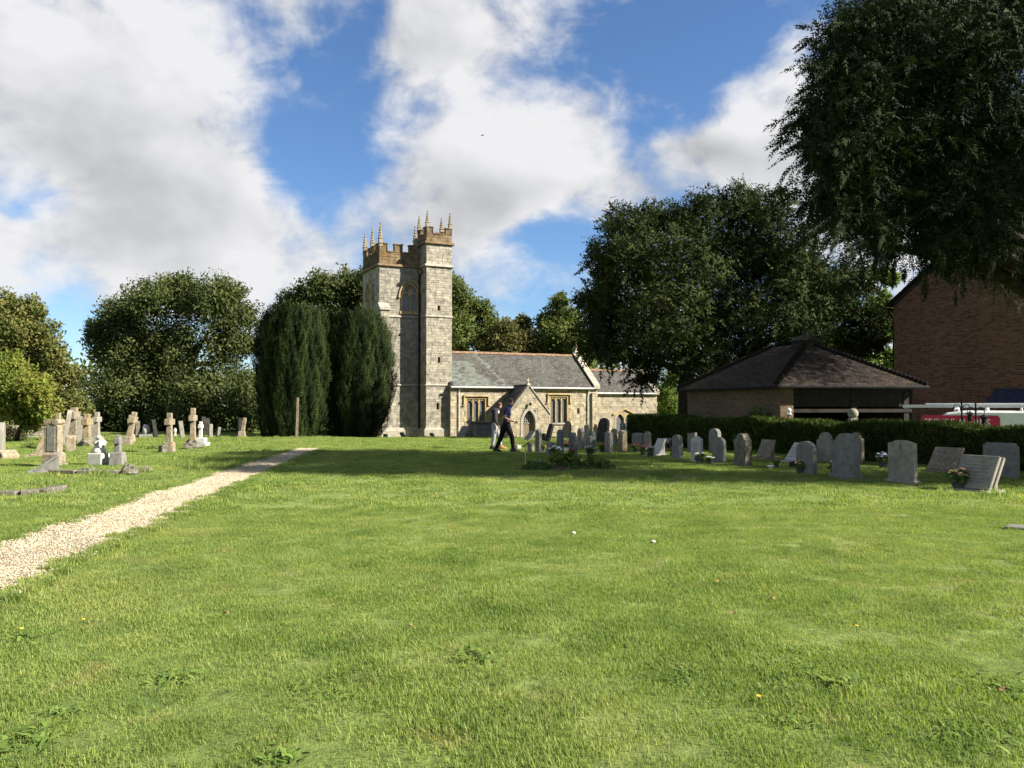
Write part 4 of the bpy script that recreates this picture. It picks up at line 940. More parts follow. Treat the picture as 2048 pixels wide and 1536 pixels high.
for s in (0, 1):
    m = MB(); xa, xb = (0, HL/2) if s == 0 else (HL, HL/2); vs = [(xa,-.05,HE-.02),(xb,-.05,HAP-.02),(xb,-.05,HAP-.2),(xa,-.05,HE-.22)]; m.add(vs+[(p[0],-.003,p[2]) for p in vs], [(0,1,2,3),(7,6,5,4),(0,4,5,1),(2,6,7,3),(1,5,6,2),(3,7,4,0)]); m.build('verge_board', M_TIMB, house)
m = MB(); m.tube([(-.32,-.2,HE-.28),(-.32,9,HE-.28)], .06, 8); m.build('gutter', M_IRON, house)
m = MB(); m.tube([(-.32,.1,HE-.3),(-.25,.1,HE-.55),(-.07,.1,HE-.75),(-.07,.1,HE-1.1),(-.07,.1,-.2)], .045, 8); m.build('downpipe', M_IRON, house)
# dark blue canvas awning on the house wall
ap = thing('awning', 'dark blue canvas awning low on the brick house wall', 'awning', (hA.x+hd.x*4.55, hA.y+hd.y*4.55, 1.35), roth)
m = MB(); m.add([(0,-.01,1.0),(3,-.01,1.0),(3.05,-.75,.42),(-.12,-.75,.42),(0,-.01,.96),(3,-.01,.96),(3.05,-.72,.39),(-.12,-.72,.39),(-.12,-.75,.18),(3.05,-.75,.18),(3.05,-.735,.18),(-.12,-.735,.18)], [(3,2,1,0),(4,5,6,7),(8,9,2,3),(7,6,10,11)]); m.build('canvas', M_BLUE, ap)
for xq in (.0, 1.45, 2.95):
    m = MB(); m.tube([(xq,-.02,.5),(xq,-.72,.41)], .02, 6); m.build('arm', M_IRON, ap)

# clipped hedge
# ------------------------------------------------------------------ white van with ladders
def van_build():
    p0 = P(1806, 822, 27.5); p1 = P(2085, 822, 25.4)
    d = Vector((p1.x-p0.x, p1.y-p0.y)); L = d.length; rz = math.atan2(d.y, d.x); s = L/4.9
    base = zpx(820, 27)-2.03
    v = thing('van', 'white van with red sign panel parked behind the hedge', 'van', (p0.x, p0.y, base), rz)
    # local x from the nose to the tail, y into the scene
    prof = [(0,.45),(.02,.85),(.18,1.02),(.75,1.18),(1.35,1.80),(1.62,1.95),(2.2,2.01),(4.5,2.0),(4.82,1.94),(4.92,1.2),(4.92,.42),(4.7,.32),(.2,.32)]
    prof = [(a*L/4.9, b_) for a, b_ in prof]; m = MB(); m.prism(prof, 0, 1.9)
    b = m.build('body', M_WHITE, v, bevel=.06)
    k = L/4.9
    m = MB(); m.prism([(.80*k,1.2),(1.38*k,1.78),(1.62*k,1.86),(2.1*k,1.86),(2.1*k,1.2)], -.008, .01); m.build('side_window', M_GLASS, v)
    m = MB(); m.add([(.74*k,.12,1.20),(.74*k,1.78,1.20),(1.34*k,1.7,1.82),(1.34*k,.2,1.82)], [(0,1,2,3)][::-1]); o = m.build('windscreen', M_GLASS, v, loc=(-.012, 0, .012))
    m = MB(); m.prism([(.66*k,1.14),(3.38*k,1.14),(3.46*k,1.22),(3.46*k,1.78),(3.38*k,1.86),(.74*k,1.86),(.66*k,1.78)], -.014, .004); sp = m.build('sign_panel', M_REDP, v)
    sp.location.x = .02
    cu = bpy.data.curves.new('lettering', 'FONT'); cu.body = 'SECURE ALARMS'; cu.size = .38; cu.extrude = .004; cu.align_x = 'CENTER'; cu.align_y = 'CENTER'
    tmp = bpy.data.objects.new('tmp_text', cu); COL.objects.link(tmp); bpy.context.view_layer.update()
    me = bpy.data.meshes.new_from_object(tmp.evaluated_get(bpy.context.evaluated_depsgraph_get())); bpy.data.objects.remove(tmp); me.materials.clear()
    xs = [q.co.x for q in me.vertices]; w = max(xs)-min(xs)
    lo = obj('lettering', me, M_LETT, v, (1.98*k, -.020, 1.60), (R(90), 0, 0)); lo.scale = (2.36*k/w, 1, 1)
    for xq in (.95*k, 4.0*k):
        for yq in (.05, 1.85):
            wo_ = MB(); wo_.tube([(0,-.11,0),(0,.11,0)], .33, 18); t = wo_.build('wheel', M_RUBBER, v, loc=(xq, yq+(.08 if yq < 1 else -.08), .33))
            r_ = MB(); r_.tube([(0,-.118,0),(0,.118,0)], .2, 12); r_.build('rim', M_ALU, t)
    for yq in (.12, 1.6): m = MB(); m.box(-.02,.12,yq,yq+.2,.72,.92); m.build('headlight', M_GLASS, v, bevel=.02)
    for yq in (-.012, 1.76): m = MB(); m.box(4.78*k,4.935*k,yq,yq+.15,1.25,1.88); m.build('tail_light', M_TAIL, v, bevel=.02)
    m = MB()
    for xq in (1.9*k, 3.0*k, 4.2*k): m.box(xq-.02, xq+.02, .15, 1.75, 2.06, 2.10); m.box(xq-.03, xq+.03, .15, .2, 1.98, 2.06); m.box(xq-.03, xq+.03, 1.7, 1.75, 1.98, 2.06)
    m.build('roof_rack', M_ALU, v)
    Mv = Matrix.Translation(v.location) @ Matrix.Rotation(rz, 4, 'Z')
    for i, (xa, xb, y0_, z, lab) in enumerate(((-.05, 4.6, .22, 2.104, 'long aluminium ladder lying on the van roof, nearer the lawn'), (.75, 5.0, .78, 2.104, 'shorter aluminium ladder lying on the van roof behind the long one'))):
        ld = thing('ladder', lab, 'ladder', Mv @ Vector((xa*k, y0_, z+.002)), rz, 'ladders on the van roof')
        for yy in (0, .36):
            m = MB(); m.box(0, (xb-xa)*k, yy, yy+.03, 0, .10+.05*i); m.build('rail', M_ALU, ld)
        for q in range(int((xb-xa)*k/.27)):
            m = MB(); m.tube([(.15+q*.27, .03, .055), (.15+q*.27, .36, .055)], .016, 6); m.build('rung', M_ALU, ld)
van_build()
# bird-feeder poles behind the hedge, stone ball and white lantern
def feeder(u, v0, D, label):
    b = P(u, 860, D); zt = zpx(v0, D); zb = zgf(b.x, b.y)
    t = thing('feeder_pole', label, 'bird feeder', (b.x, b.y, zb), 0, 'bird feeder poles behind the hedge'); h = zt-zb
    m = MB(); m.tube([(0,0,-.1),(0,0,h)], .024, 8); m.build('pole', M_IRON, t)
    m = MB()
    for s in (-1, 1): m.tube([(0,0,h-.25),(s*.10,0,h-.12),(s*.2,0,h-.13),(s*.25,0,h-.25),(s*.22,0,h-.34)], .012, 5)
    m.build('hook', M_IRON, t)
    m = MB(); m.lathe([(.02,h-.62),(.06,h-.60),(.06,h-.42),(.13,h-.40),(.02,h-.33)], 10, .23, 0); m.build('feeder', M_IRON, t)
feeder(1924, 800, 23.5, 'dark feeder pole with hooks, left one in front of the van')
feeder(1952, 806, 23.3, 'dark feeder pole with hanging tray, right one in front of the van')
b = P(1706, 827, 26.6); zb = zgf(b.x, b.y)
t = thing('gate_pier', 'buff stone ball finial showing over the hedge', 'gate pier', (b.x, b.y, zb))
m = MB(); m.box(-.12,.12,-.12,.12,-.2,b.z-zb-.24); m.build('pier', H_PALE, t); m = MB(); m.frus(0,0,b.z-zb-.24,b.z-zb-.18,.13,.13,.13,.13); m.frus(0,0,b.z-zb-.18,b.z-zb-.1,.12,.12,.08,.08); m.build('cap', H_PALE, t)
m = MB(); m.blob((0,0,b.z-zb), .165, 18, 12); m.build('ball', H_PALE, t, smooth=True)
b = P(1578, 829, 27.7); zb = zgf(b.x, b.y)
t = thing('garden_lantern', 'small white arched lantern on a post above the hedge', 'lantern', (b.x, b.y, zb)); h = b.z-zb
m = MB(); m.tube([(0,0,-.1),(0,0,h)], .04, 8); m.build('post', M_OAK, t)
m = MB(); m.lathe([(.09,h),(.095,h+.02),(.05,h+.03)], 10); m.build('base', M_WHITE, t)
m = MB()
for k in range(4): a = k*math.pi/2+.4; m.tube([(.06*math.cos(a), .06*math.sin(a), h+.02), (.06*math.cos(a), .06*math.sin(a), h+.13)], .016, 6)
m.build('columns', M_WHITE, t); m = MB(); m.lathe([(.085,h+.125),(.08,h+.16),(.05,h+.20),(.012,h+.225)], 10); m.build('dome', M_WHITE, t, smooth=True)

# ------------------------------------------------------------------ vegetation
LEAF_V = np.array([(0,-.5,0),(.27,-.05,.05),(0,.5,-.04),(-.27,-.05,.05)], float); LEAF_F = np.array([(0,1,2,3)])
def spray_template(n=4, tipw=.07, spread=.26):
    V = []; Fc = []
    for k in range(n):
        y = -.5+k*(.72/n)
        for s in (-1, 1):
            b = len(V); V += [(0, y, 0), (0, y+tipw*1.6, 0), (s*spread*(1-.45*k/n), y+.24, -.05-.03*k/n)]; Fc.append((b, b+1, b+2))
    b = len(V); V += [(-tipw*.6, .1, 0), (tipw*.6, .1, 0), (0, .5, -.02)]; Fc.append((b, b+1, b+2))
    return np.array(V), np.array(Fc)
SPR_V, SPR_F = spray_template(3, .085, .24); SPRS_V, SPRS_F = spray_template(2, .12, .3)
def place(V0, F0, pos, axis, normal, size):
    """instances of a template: its y follows axis, its z the normal"""
    a = axis/np.linalg.norm(axis, axis=1, keepdims=True); nn = normal-(normal*a).sum(1, keepdims=True)*a; nn /= np.linalg.norm(nn, axis=1, keepdims=True)+1e-9; b = np.cross(a, nn)
    V = (V0[None, :, 0, None]*b[:, None]+V0[None, :, 1, None]*a[:, None]+V0[None, :, 2, None]*nn[:, None])*size[:, None, None]+pos[:, None]
    Fc = (F0[None]+(np.arange(len(pos))*len(V0))[:, None, None]).reshape(-1, F0.shape[1]); return V.reshape(-1, 3), Fc
def sph(r, n): v = r.normal(size=(n, 3)); return v/np.linalg.norm(v, axis=1, keepdims=True)
def leaf_cloud(parent, name, blobs, n, leaf, mat, seed, surf=.45, tmpl='leaf', up=0.0, droop=0.0, clumps=20, csig=.18, flat=1.0, topbias=0.0):
    r = np.random.default_rng(seed); B = np.array(blobs, float); w = (B[:, 3]*B[:, 5]+B[:, 3]*B[:, 4]+B[:, 4]*B[:, 5]); w /= w.sum()
    bi = r.choice(len(B), n, p=w); cb = sph(r, len(B)*clumps).reshape(len(B), clumps, 3); cr = 1-r.beta(1.0, 2.2, (len(B), clumps))*surf*2; ct = r.random((len(B), clumps))
    ci = r.integers(0, clumps, n); d = cb[bi, ci]*cr[bi, ci][:, None]+np.clip(r.normal(0, csig, (n, 3)), -1.8*csig, 1.8*csig)*np.array([1, 1, flat])
    loose = r.random(n) < .22; d[loose] = (sph(r, n)*(1-r.beta(1, 2.5, n)*surf*1.6)[:, None])[loose]
    pos = B[bi, :3]+d*B[bi, 3:6]; out = d/(np.linalg.norm(d, axis=1, keepdims=True)+1e-6)
    axis = sph(r, n)*.8+out*.5+np.array([0, 0, up-droop])
    nrm = out*.9+sph(r, n)*.7+np.array([0, 0, .35]); size = leaf*r.uniform(.6, 1.35, n)
    tint = np.clip(.62*ct[bi, ci]+.38*r.random(n), 0, 1)
    V0, F0 = {'leaf': (LEAF_V, LEAF_F), 'spray': (SPR_V, SPR_F), 'sprays': (SPRS_V, SPRS_F)}[tmpl]
    V, Fc = place(V0, F0, pos, axis, nrm, size)
    o = obj(name, np_mesh(name, V, Fc, np.repeat(tint, len(F0))), mat, parent); return o
def wood(parent, base, tips, r0, seed, mat=None, name='trunk', fork=.35):
    rr = random.Random(seed); m = MB(); top = Vector(base)+ (Vector((np.mean([t[0] for t in tips]), np.mean([t[1] for t in tips]), max(t[2] for t in tips)))-Vector(base))*.62
    mid = Vector(base).lerp(top, .5)+Vector((rr.uniform(-.2,.2), rr.uniform(-.2,.2), 0)); m.tube([Vector(base)-Vector((0,0,.4)), Vector(base)+Vector((0,0,.25)), mid, top], [r0*1.5, r0, r0*.75, r0*.35], 10)
    m.build(name, mat or M_BARK, parent, smooth=True)
    for t in tips:
        t = Vector(t)*.8; f = rr.uniform(fork, .95); s = Vector(base).lerp(mid, f*2) if f < .5 else mid.lerp(top, f*2-1)
        c = s.lerp(t, .5)+Vector((0, 0, .12*(t-s).length)); q = MB(); q.tube([s, s.lerp(c, .6), c.lerp(t, .5), t], [r0*.42, r0*.30, r0*.17, r0*.05], 6); q.build('limb', mat or M_BARK, parent, smooth=True)
def branchlets(t, name, bl, nb, ln, mat, seed, size, per=14, droop=.5, tmpl='spray'):
    r = np.random.default_rng(seed); PS = []; AX = []
    for k in range(nb):
        b = bl[r.integers(0, len(bl))]; d = sph(r, 1)[0]; d[2] = d[2]*.6+.05; d /= np.linalg.norm(d); p = np.array(b[:3])+d*np.array(b[3:6])*.85; L = ln*r.uniform(.5, 1.2)
        for j in range(per):
            f = j/per; PS.append(p+d*L*f+np.array([0, 0, -droop*L*f*f])+r.normal(0, .07*L*(1-f)+.02, 3)); AX.append(d+np.array([0, 0, -droop*1.6*f])+r.normal(0, .35, 3))
    PS = np.array(PS); AX = np.array(AX); n = len(PS); V0, F0 = (SPR_V, SPR_F) if tmpl == 'spray' else (SPRS_V, SPRS_F)
    V, Fc = place(V0, F0, PS, AX, sph(r, n)+np.array([0, 0, .6]), size*r.uniform(.7, 1.3, n)); obj(name, np_mesh(name, V, Fc, np.repeat(np.clip(r.normal(.5, .25, n), 0, 1), len(F0))), mat, t)
def px_tree(name, label, D, lobes, n, leaf, mat, seed, base_u, group=None, r0=.3, depth=1.0, tmpl='leaf', cat='tree', limbs=9, **kw):
    rr = random.Random(seed); bl = []
    for (u, v, rp) in lobes:
        for k in range(2):
            dy = rr.uniform(-1, 1)*rp/F*D*depth + (k*2-1)*rp/F*D*.45*depth; p = P(u, v, D+dy); q = rp/F*(D+dy)
            bl.append((p.x, p.y, p.z, q*rr.uniform(.85, 1.05), q*1.05, q*rr.uniform(.8, 1.0)))
    b = P(base_u, 811, D); zb = zgf(b.x, b.y); base = Vector((b.x, b.y, zb))
    t = thing(name, label, cat, base, 0, group)
    loc = [(x-base.x, y-base.y, z-base.z, a, b_, c) for (x, y, z, a, b_, c) in bl]
    leaf_cloud(t, 'crown', loc, n, leaf, mat, seed, tmpl=tmpl, **kw)
    if tmpl == 'leaf': leaf_cloud(t, 'inner_foliage', [(*q[:3], q[3]*.68, q[4]*.68, q[5]*.68) for q in loc], n//5, leaf*1.7, mat, seed+500, surf=.9, csig=.3)
    tips = rr.sample([q[:3] for q in loc], min(limbs, len(loc))); tips = [q for q in tips if q[2] > 1.0]
    if tips: wood(t, (0, 0, 0), tips, r0, seed)
    if name == 'spreading_yew': branchlets(t, 'branchlets', loc, 700, 1.1, mat, 62, .42, 12, .25, 'sprays')
    return t
TG = 'broadleaf trees around the churchyard'
px_tree('broadleaf_tree', 'large dark green rounded tree left of the columnar yews', 52, [(230,640,50),(290,605,55),(345,578,38),(370,595,50),(430,605,58),(455,588,38),(485,635,42),(210,690,45),(275,700,68),(345,690,70),(450,690,58),(495,690,33),(225,770,58),(310,775,80),(400,785,75),(480,775,50),(195,830,42),(260,845,45),(330,845,45),(410,845,45),(490,840,40),(190,660,25)], 78000, .18, L_OAK, 3, 350, TG, .42, surf=.42)
px_tree('broadleaf_tree', 'olive and yellowing tree at the left edge of the view', 45, [(10,612,38),(60,620,32),(20,650,50),(75,665,42),(10,700,60),(105,705,36),(60,745,55),(125,750,34),(20,790,60),(135,800,36),(165,815,24),(90,800,45),(150,850,25)], 32000, .18, L_LEFT, 4, 40, TG, .3)
px_tree('golden_shrub', 'bright yellow green shrub in front of the left edge trees', 36.5, [(25,745,42),(75,775,36),(15,805,42),(92,818,30),(50,795,45),(60,838,30),(5,770,40)], 15000, .15, L_YEL, 5, 35, None, .1, cat='shrub', limbs=5)
px_tree('broadleaf_tree', 'tall dark tree behind the tower on its left', 75, [(590,605,40),(640,578,42),(690,575,40),(720,610,48),(600,645,45),(660,645,60),(735,565,36),(565,640,28),(700,660,50),(620,690,60)], 36000, .27, L_OAK, 6, 650, TG, .4)
px_tree('broadleaf_tree', 'bright green tree behind the tower on its right', 75, [(870,600,50),(905,572,30),(925,612,38),(963,618,24),(920,670,50),(968,675,36),(900,640,55),(975,640,24),(890,700,50)], 32000, .25, L_MID, 7, 900, TG, .4)
px_tree('broadleaf_tree', 'small browning tree behind the nave roof', 72, [(1010,658,30),(1045,648,22),(1000,690,38),(1050,690,33),(1025,700,35),(985,705,30)], 15000, .26, L_BRWN, 8, 1020, TG, .25)
px_tree('broadleaf_tree', 'pointed fresh green tree behind the east end of the nave', 72, [(1118,603,22),(1102,640,34),(1138,640,32),(1090,685,36),(1150,688,38),(1120,668,42),(1165,730,34),(1100,715,30)], 20000, .26, L_MID, 9, 1125, TG, .28)
px_tree('green_shrub', 'light green shrub at the corner of the chancel', 69, [(1332,792,26),(1345,815,24),(1325,835,22),(1345,755,22),(1310,845,18)], 8000, .2, L_LITE, 10, 1335, None, .1, cat='shrub', limbs=4)
px_tree('broadleaf_tree', 'sunlit pale green tree in the gap beside the brick house', 58, [(1778,555,22),(1762,610,32),(1778,660,30),(1790,720,36),(1755,735,36),(1720,760,40),(1800,640,30),(1690,700,50)], 15000, .24, L_LITE, 12, 1770, TG, .3)
# spreading yews
YG = 'spreading yew trees on the right'
px_tree('spreading_yew', 'huge dark yew with broad domed crown behind the garage', 44, [(1215,520,50),(1195,600,45),(1185,680,40),(1250,458,50),(1312,448,50),(1392,430,52),(1470,418,52),(1540,415,50),(1270,540,75),(1370,530,88),(1470,520,88),(1560,500,78),(1240,640,78),(1340,640,88),(1450,640,88),(1560,620,85),(1645,600,75),(1700,560,58),(1222,700,36),(1290,715,36),(1400,715,66),(1500,715,60),(1620,680,60),(1710,655,56),(1750,630,32),(1735,690,36),(1600,560,68),(1285,758,14)],
        52000, .44, L_YEW, 13, 1375, YG, .55, depth=1.5, tmpl='sprays', droop=.15, limbs=14, csig=.2)
def near_yew():
    rr = random.Random(5); bl = []
    L = [(1670,140,55),(1655,235,52),(1672,320,65),(1662,395,55),(1705,75,75),(1780,45,100),(1720,180,100),(1730,300,105),(1720,415,80),(1850,150,125),(1850,300,125),(1850,420,85),(1960,100,135),(1980,280,135),(1960,420,85),(1690,445,36),(1760,475,42),(1870,480,42),(1985,490,46),(1645,290,40),(1618,245,22)]
    for (u, v, rp) in L:
        for D in (17.6, 20.3, 23.2): p = P(u, v, D+rr.uniform(-.6, .6)); q = rp/F*D; bl.append((p.x, p.y, p.z, q, q*1.1, q*.9))
    for c in ((14.5,17.6,7.6),(16.5,17.0,9.5),(17.8,19,11.5),(15,21.5,13.3),(18.5,23,12),(13.5,24.5,12.3),(16.5,26,9),(18.5,20,7.5),(17,23,6.5),(15.5,19.6,10.5),(12.8,20.5,12.6),(11.2,22,11.6),(15,24.5,8),(13.6,18.6,9.6),(17,29,9),(19,30,11),(20.5,27.5,10),(18.5,31,7.5),(21,32,9),(19.5,33,10.5),(15.5,17.2,4.7),(17,18.0,5.2),(14.2,17.8,4.6),(18.5,17.5,6),(16.5,16.9,7.5)): bl.append((c[0], c[1]-(1.2 if c[1] < 26 else 0), c[2], 2.0, 2.0, 1.8))  # includes unseen lobes, added so the crown shades the garage and right-hand stones
    base = Vector((16.6, 21.6, zgf(16.6, 21.6))); t = thing('spreading_yew', 'near dark yew overhanging the top right corner with drooping sprays', 'tree', base, 0, YG)
    loc = [(x-base.x, y-base.y, z-base.z, a, b_, c) for (x, y, z, a, b_, c) in bl]
    leaf_cloud(t, 'crown', loc, 92000, .29, L_YEW2, 21, tmpl='spray', droop=.55, surf=.55, csig=.24, clumps=30)
    leaf_cloud(t, 'inner_foliage', [(*q[:3], q[3]*.62, q[4]*.62, q[5]*.62) for q in loc], 13000, .46, L_YEW2, 22, tmpl='sprays', droop=.3, surf=.9, csig=.3)
    branchlets(t, 'branchlets', loc[:63], 640, .78, L_YEW2, 61, .26, 18)
    # sprays hanging from the lowest branches
    r = np.random.default_rng(4); nb = 60; hu = r.uniform(1690, 2120, nb); hv = r.uniform(470, 520, nb); hd_ = r.uniform(18, 22.5, nb); P0 = []
    for u, v, D in zip(hu, hv, hd_):
        p = P(u, v, D)-base; ln = r.uniform(.35, 1.15)
        for k in range(int(ln*38)): f = r.random(); P0.append((p.x+r.normal(0, .10*(1.1-f)), p.y+r.normal(0, .10*(1.1-f)), p.z-f*ln))
    P0 = np.array(P0); n = len(P0); V, Fc = place(SPR_V, SPR_F, P0, np.stack([r.normal(0, .3, n), r.normal(0, .3, n), -np.ones(n)], -1), sph(r, n), r.uniform(.15, .32, n))
    obj('hanging_sprays', np_mesh('hanging_sprays', V, Fc, np.repeat(r.random(n)*.6, len(SPR_F))), L_YEW2, t)
    tips = [P(u, v, D)-base for u, v, D in ((1740,480,21.5),(1700,400,21),(1660,300,21),(1800,200,22),(1900,460,21),(1960,300,22),(1720,150,22),(1850,60,22),(2000,480,21.5))]
    m = MB(); m.tube([(0,0,-.5),(0,0,.5),(.1,0,2.6),(-.3,0,5.2),(-.6,0,8.5)], [1.0,.75,.62,.45,.2], 12); m.build('trunk', M_BARK, t, smooth=True)
    for i, q in enumerate(tips):
        s = Vector((.0, 0, 2.8+.35*i)); c = s.lerp(q, .55)+Vector((0, 0, .9)); m = MB(); m.tube([s, s.lerp(c, .5)+Vector((0,0,.2)), c, c.lerp(q, .5)-Vector((0,0,.05)), q], [.30,.24,.17,.10,.03], 7); m.build('limb', M_BARK, t, smooth=True)
near_yew()
# columnar yews
def column_yew(label, u, D, w, vtop, prof, seed, n=30000):
    b = P(u, 811, D); zb = zgf(b.x, b.y); H = zpx(vtop, D)-zb; rad = w/2/F*D
    t = thing('columnar_yew', label, 'tree', (b.x, b.y, zb), 0, 'clipped columnar yews by the tower'); r = np.random.default_rng(seed)
    th = r.uniform(0, 6.283, n); f = r.random(n)**.8; rp = np.interp(f, [p[0] for p in prof], [p[1] for p in prof])*rad; cxo = np.interp(f, [p[0] for p in prof], [p[2] for p in prof])*rad
    ridge = 1+.045*np.sin(th*11+np.sin(f*5)*1.2)+.05*np.sin(th*23+f*17+seed)+.05*np.sin(th*5+f*14)+.04*np.sin(th*31-f*40); q = 1-r.beta(1, 4, n)*.4
    pos = np.stack([cxo+rp*ridge*q*np.cos(th), rp*ridge*q*np.sin(th), f*H*(1+.035*np.sin(th*13)+.03*np.sin(th*29+seed))], -1)
    out = np.stack([np.cos(th), np.sin(th), np.zeros(n)], -1); ax = out*.35+sph(r, n)*.25+np.array([0, 0, 1.0]); nrm = out+sph(r, n)*.4
    tint = np.clip(.5+.35*np.sin(th*11+np.sin(f*5)*1.2)+r.normal(0, .2, n), 0, 1)
    V, Fc = place(SPRS_V, SPRS_F, pos, ax, nrm, r.uniform(.16, .36, n)); obj('crown', np_mesh('crown', V, Fc, np.repeat(tint, len(SPRS_F))), L_IRISH, t)
    m = MB(); m.lathe([(rad*np.interp(x, [p[0] for p in prof], [p[1] for p in prof])*.72+.01, x*H) for x in (.03, .15, .35, .6, .8, .92)], 14, rad*.0); m.build('opaque_core', L_IRISH, t)  # solid core added inside the crown to stop light through the gaps
    m = MB(); m.tube([(cxo.min()*0+rad*prof[0][2],0,-.4),(rad*prof[0][2]*.8,0,.8),(0,0,2.5)], [.28,.22,.15], 8); m.build('trunk', M_BARK, t)
column_yew('broad columnar yew with the leaning grey post before it', 583, 45, 142, 622, [(0,.84,.02),(.06,.90,.02),(.2,.95,.0),(.5,1.0,0),(.75,1.0,0),(.88,.95,0),(.96,.80,.05),(1,.5,.1)], 31)
column_yew('dark columnar yew against the tower corner, nearest the church', 712, 47.5, 148, 630, [(0,.62,-.10),(.04,.72,-.08),(.15,.88,-.03),(.4,1.03,.0),(.7,1.03,-.03),(.86,.97,-.05),(.95,.82,-.05),(1,.5,-.05)], 32)
# hedge
hedge = thing('yew_hedge', 'long clipped dark green hedge behind the right hand headstones', 'hedge', (HA.x, HA.y, 0), math.atan2(HDIR.y, HDIR.x))
HLn = (HB-HA).length+4; Hh, Ht = 1.10, 1.25
n = 50000; r = np.random.default_rng(8); k = r.random(n); side = k < .52; xx = r.uniform(-.2, HLn, n)
hz = Hh+.05-.11*xx/HLn+.05*np.sin(xx*1.1)+.04*np.sin(xx*2.7+1)
pos = np.stack([xx, np.where(side, -r.beta(1, 3, n)*-.22+.03*np.sin(xx*3), r.uniform(0, Ht, n)), np.where(side, r.uniform(-.1, 1.0, n)*hz, hz-r.beta(1, 3, n)*.2)], -1)
endm = (k > .97); pos[endm, 0] = -.2+r.random(endm.sum())*.15; pos[endm, 1] = r.uniform(0, Ht, endm.sum()); pos[endm, 2] = r.uniform(0, Hh, endm.sum())
zgx = HA.x+HDIR.x*pos[:, 0]+HN.x*0; zgy = HA.y+HDIR.y*pos[:, 0]; pos[:, 2] += zg(zgx, zgy)
axd = np.where(side[:, None], np.array([[.25, -.8, .5]]), np.array([[.35, -.2, 1.0]]))+sph(r, n)*.6; nr = np.where(side[:, None], np.array([[0, -1, .3]]), np.array([[0, 0, 1]]))+sph(r, n)*.6
V, Fc = place(SPRS_V, SPRS_F, pos, axd, nr, r.uniform(.12, .26, n)); fo = obj('foliage', np_mesh('foliage', V, Fc, np.repeat(np.clip(r.normal(.45, .25, n), 0, 1), len(SPRS_F))), L_HEDGE, hedge)
m = MB(); m.box(-.05, HLn-.05, .16, Ht-.16, -.7, Hh-.22); m.build('opaque_core', L_YEW2, hedge)  # solid dark box added inside the hedge, keeps gaps dark and closed
# far wood closing the view
r = np.random.default_rng(77); n = 16000; x = r.uniform(-95, 95, n); y = 92+r.uniform(-3, 6, n)+.0006*x*x; h = 6.5+1.8*np.sin(x*.21)+1.2*np.sin(x*.53+1); z = r.random(n)**.8*h-.8
V, Fc = place(LEAF_V, LEAF_F, np.stack([x, y, z], -1), sph(r, n), sph(r, n)+np.array([0, -.6, .4]), r.uniform(.5, 1.1, n))
tag(obj('far_wood', np_mesh('far_wood', V, Fc, r.random(n)), L_OAK), 'dark belt of woodland beyond the churchyard', 'woodland', kind='stuff')

# ------------------------------------------------------------------ headstones and memorials
def prof_pts(shape, w, h):
    hw = w/2; P_ = []
    def arc(cx, cz, rx, rz, a0, a1, n=8): return [(cx+rx*math.cos(R(a0+(a1-a0)*i/n)), cz+rz*math.sin(R(a0+(a1-a0)*i/n))) for i in range(n+1)]
    if shape == 'round': top = arc(0, h-hw*.8, hw, hw*.8, 0, 180, 12)
    elif shape == 'segment': top = arc(0, h-hw*.35, hw, hw*.35, 0, 180, 10)
    elif shape == 'flat': top = [(hw, h), (-hw, h)]
    elif shape == 'slant': top = [(hw, h), (-hw, h*.95)]
    elif shape == 'pointed': a = arch(0, w, h-hw*1.25, h, 6); top = a[::-1]
    elif shape == 'peaked': top = [(hw, h-hw*.42), (0, h), (-hw, h-hw*.42)]
    elif shape == 'shoulder': top = [(hw, h-hw*.75), (hw*.72, h-hw*.75)] + arc(0, h-hw*.75, hw*.72, hw*.75, 0, 180, 10)[1:-1] + [(-hw*.72, h-hw*.75), (-hw, h-hw*.75)]
    elif shape == 'notch': top = [(hw, h*.93), (hw*.86, h*.93), (hw*.86, h), (-hw*.86, h), (-hw*.86, h*.93), (-hw, h*.93)]
    elif shape == 'ogee': top = [(hw, h-hw*.9), (hw*.75, h-hw*.75), (hw*.55, h-hw*.35), (hw*.3, h-hw*.08), (0, h), (-hw*.3, h-hw*.08), (-hw*.55, h-hw*.35), (-hw*.75, h-hw*.75), (-hw, h-hw*.9)]
    elif shape == 'serp': top = [(hw, h*.93)] + [(hw*(1-t), h*.93+h*.07*(.5-.5*math.cos(math.pi*min(1, t*1.25)))) for t in (.2, .4, .6, .8)] + [(0, h)] + [(-hw*(1-t), h*.93+h*.07*(.5-.5*math.cos(math.pi*min(1, t*1.25)))) for t in (.8, .6, .4, .2)] + [(-hw, h*.93)]
    elif shape == 'scallop': top = arc(hw*.5, h-hw*.42, hw*.5, hw*.42, 0, 180, 6) + arc(-hw*.5, h-hw*.42, hw*.5, hw*.42, 0, 180, 6)[1:]
    else: top = arc(0, h-hw*.8, hw, hw*.8, 0, 180, 12)
    return [(-hw, 0), (hw, 0)] + top
def lettering(parent, w, h, th, z0, z1, seed, n=7, col=None):
    rr = random.Random(seed); m = MB(); dz = (z1-z0)/n
    for k in range(n):
        z = z1-dz*(k+.5); tw = w*rr.uniform(.35, .78); x = -tw/2
        while x < tw/2-.02:
            l = rr.uniform(.02, .07); m.box(x, min(x+l, tw/2), -th/2-.004, -th/2+.002, z-dz*.15, z+dz*.15); x += l+.02
    m.build('inscription', col or M_INSC, parent)
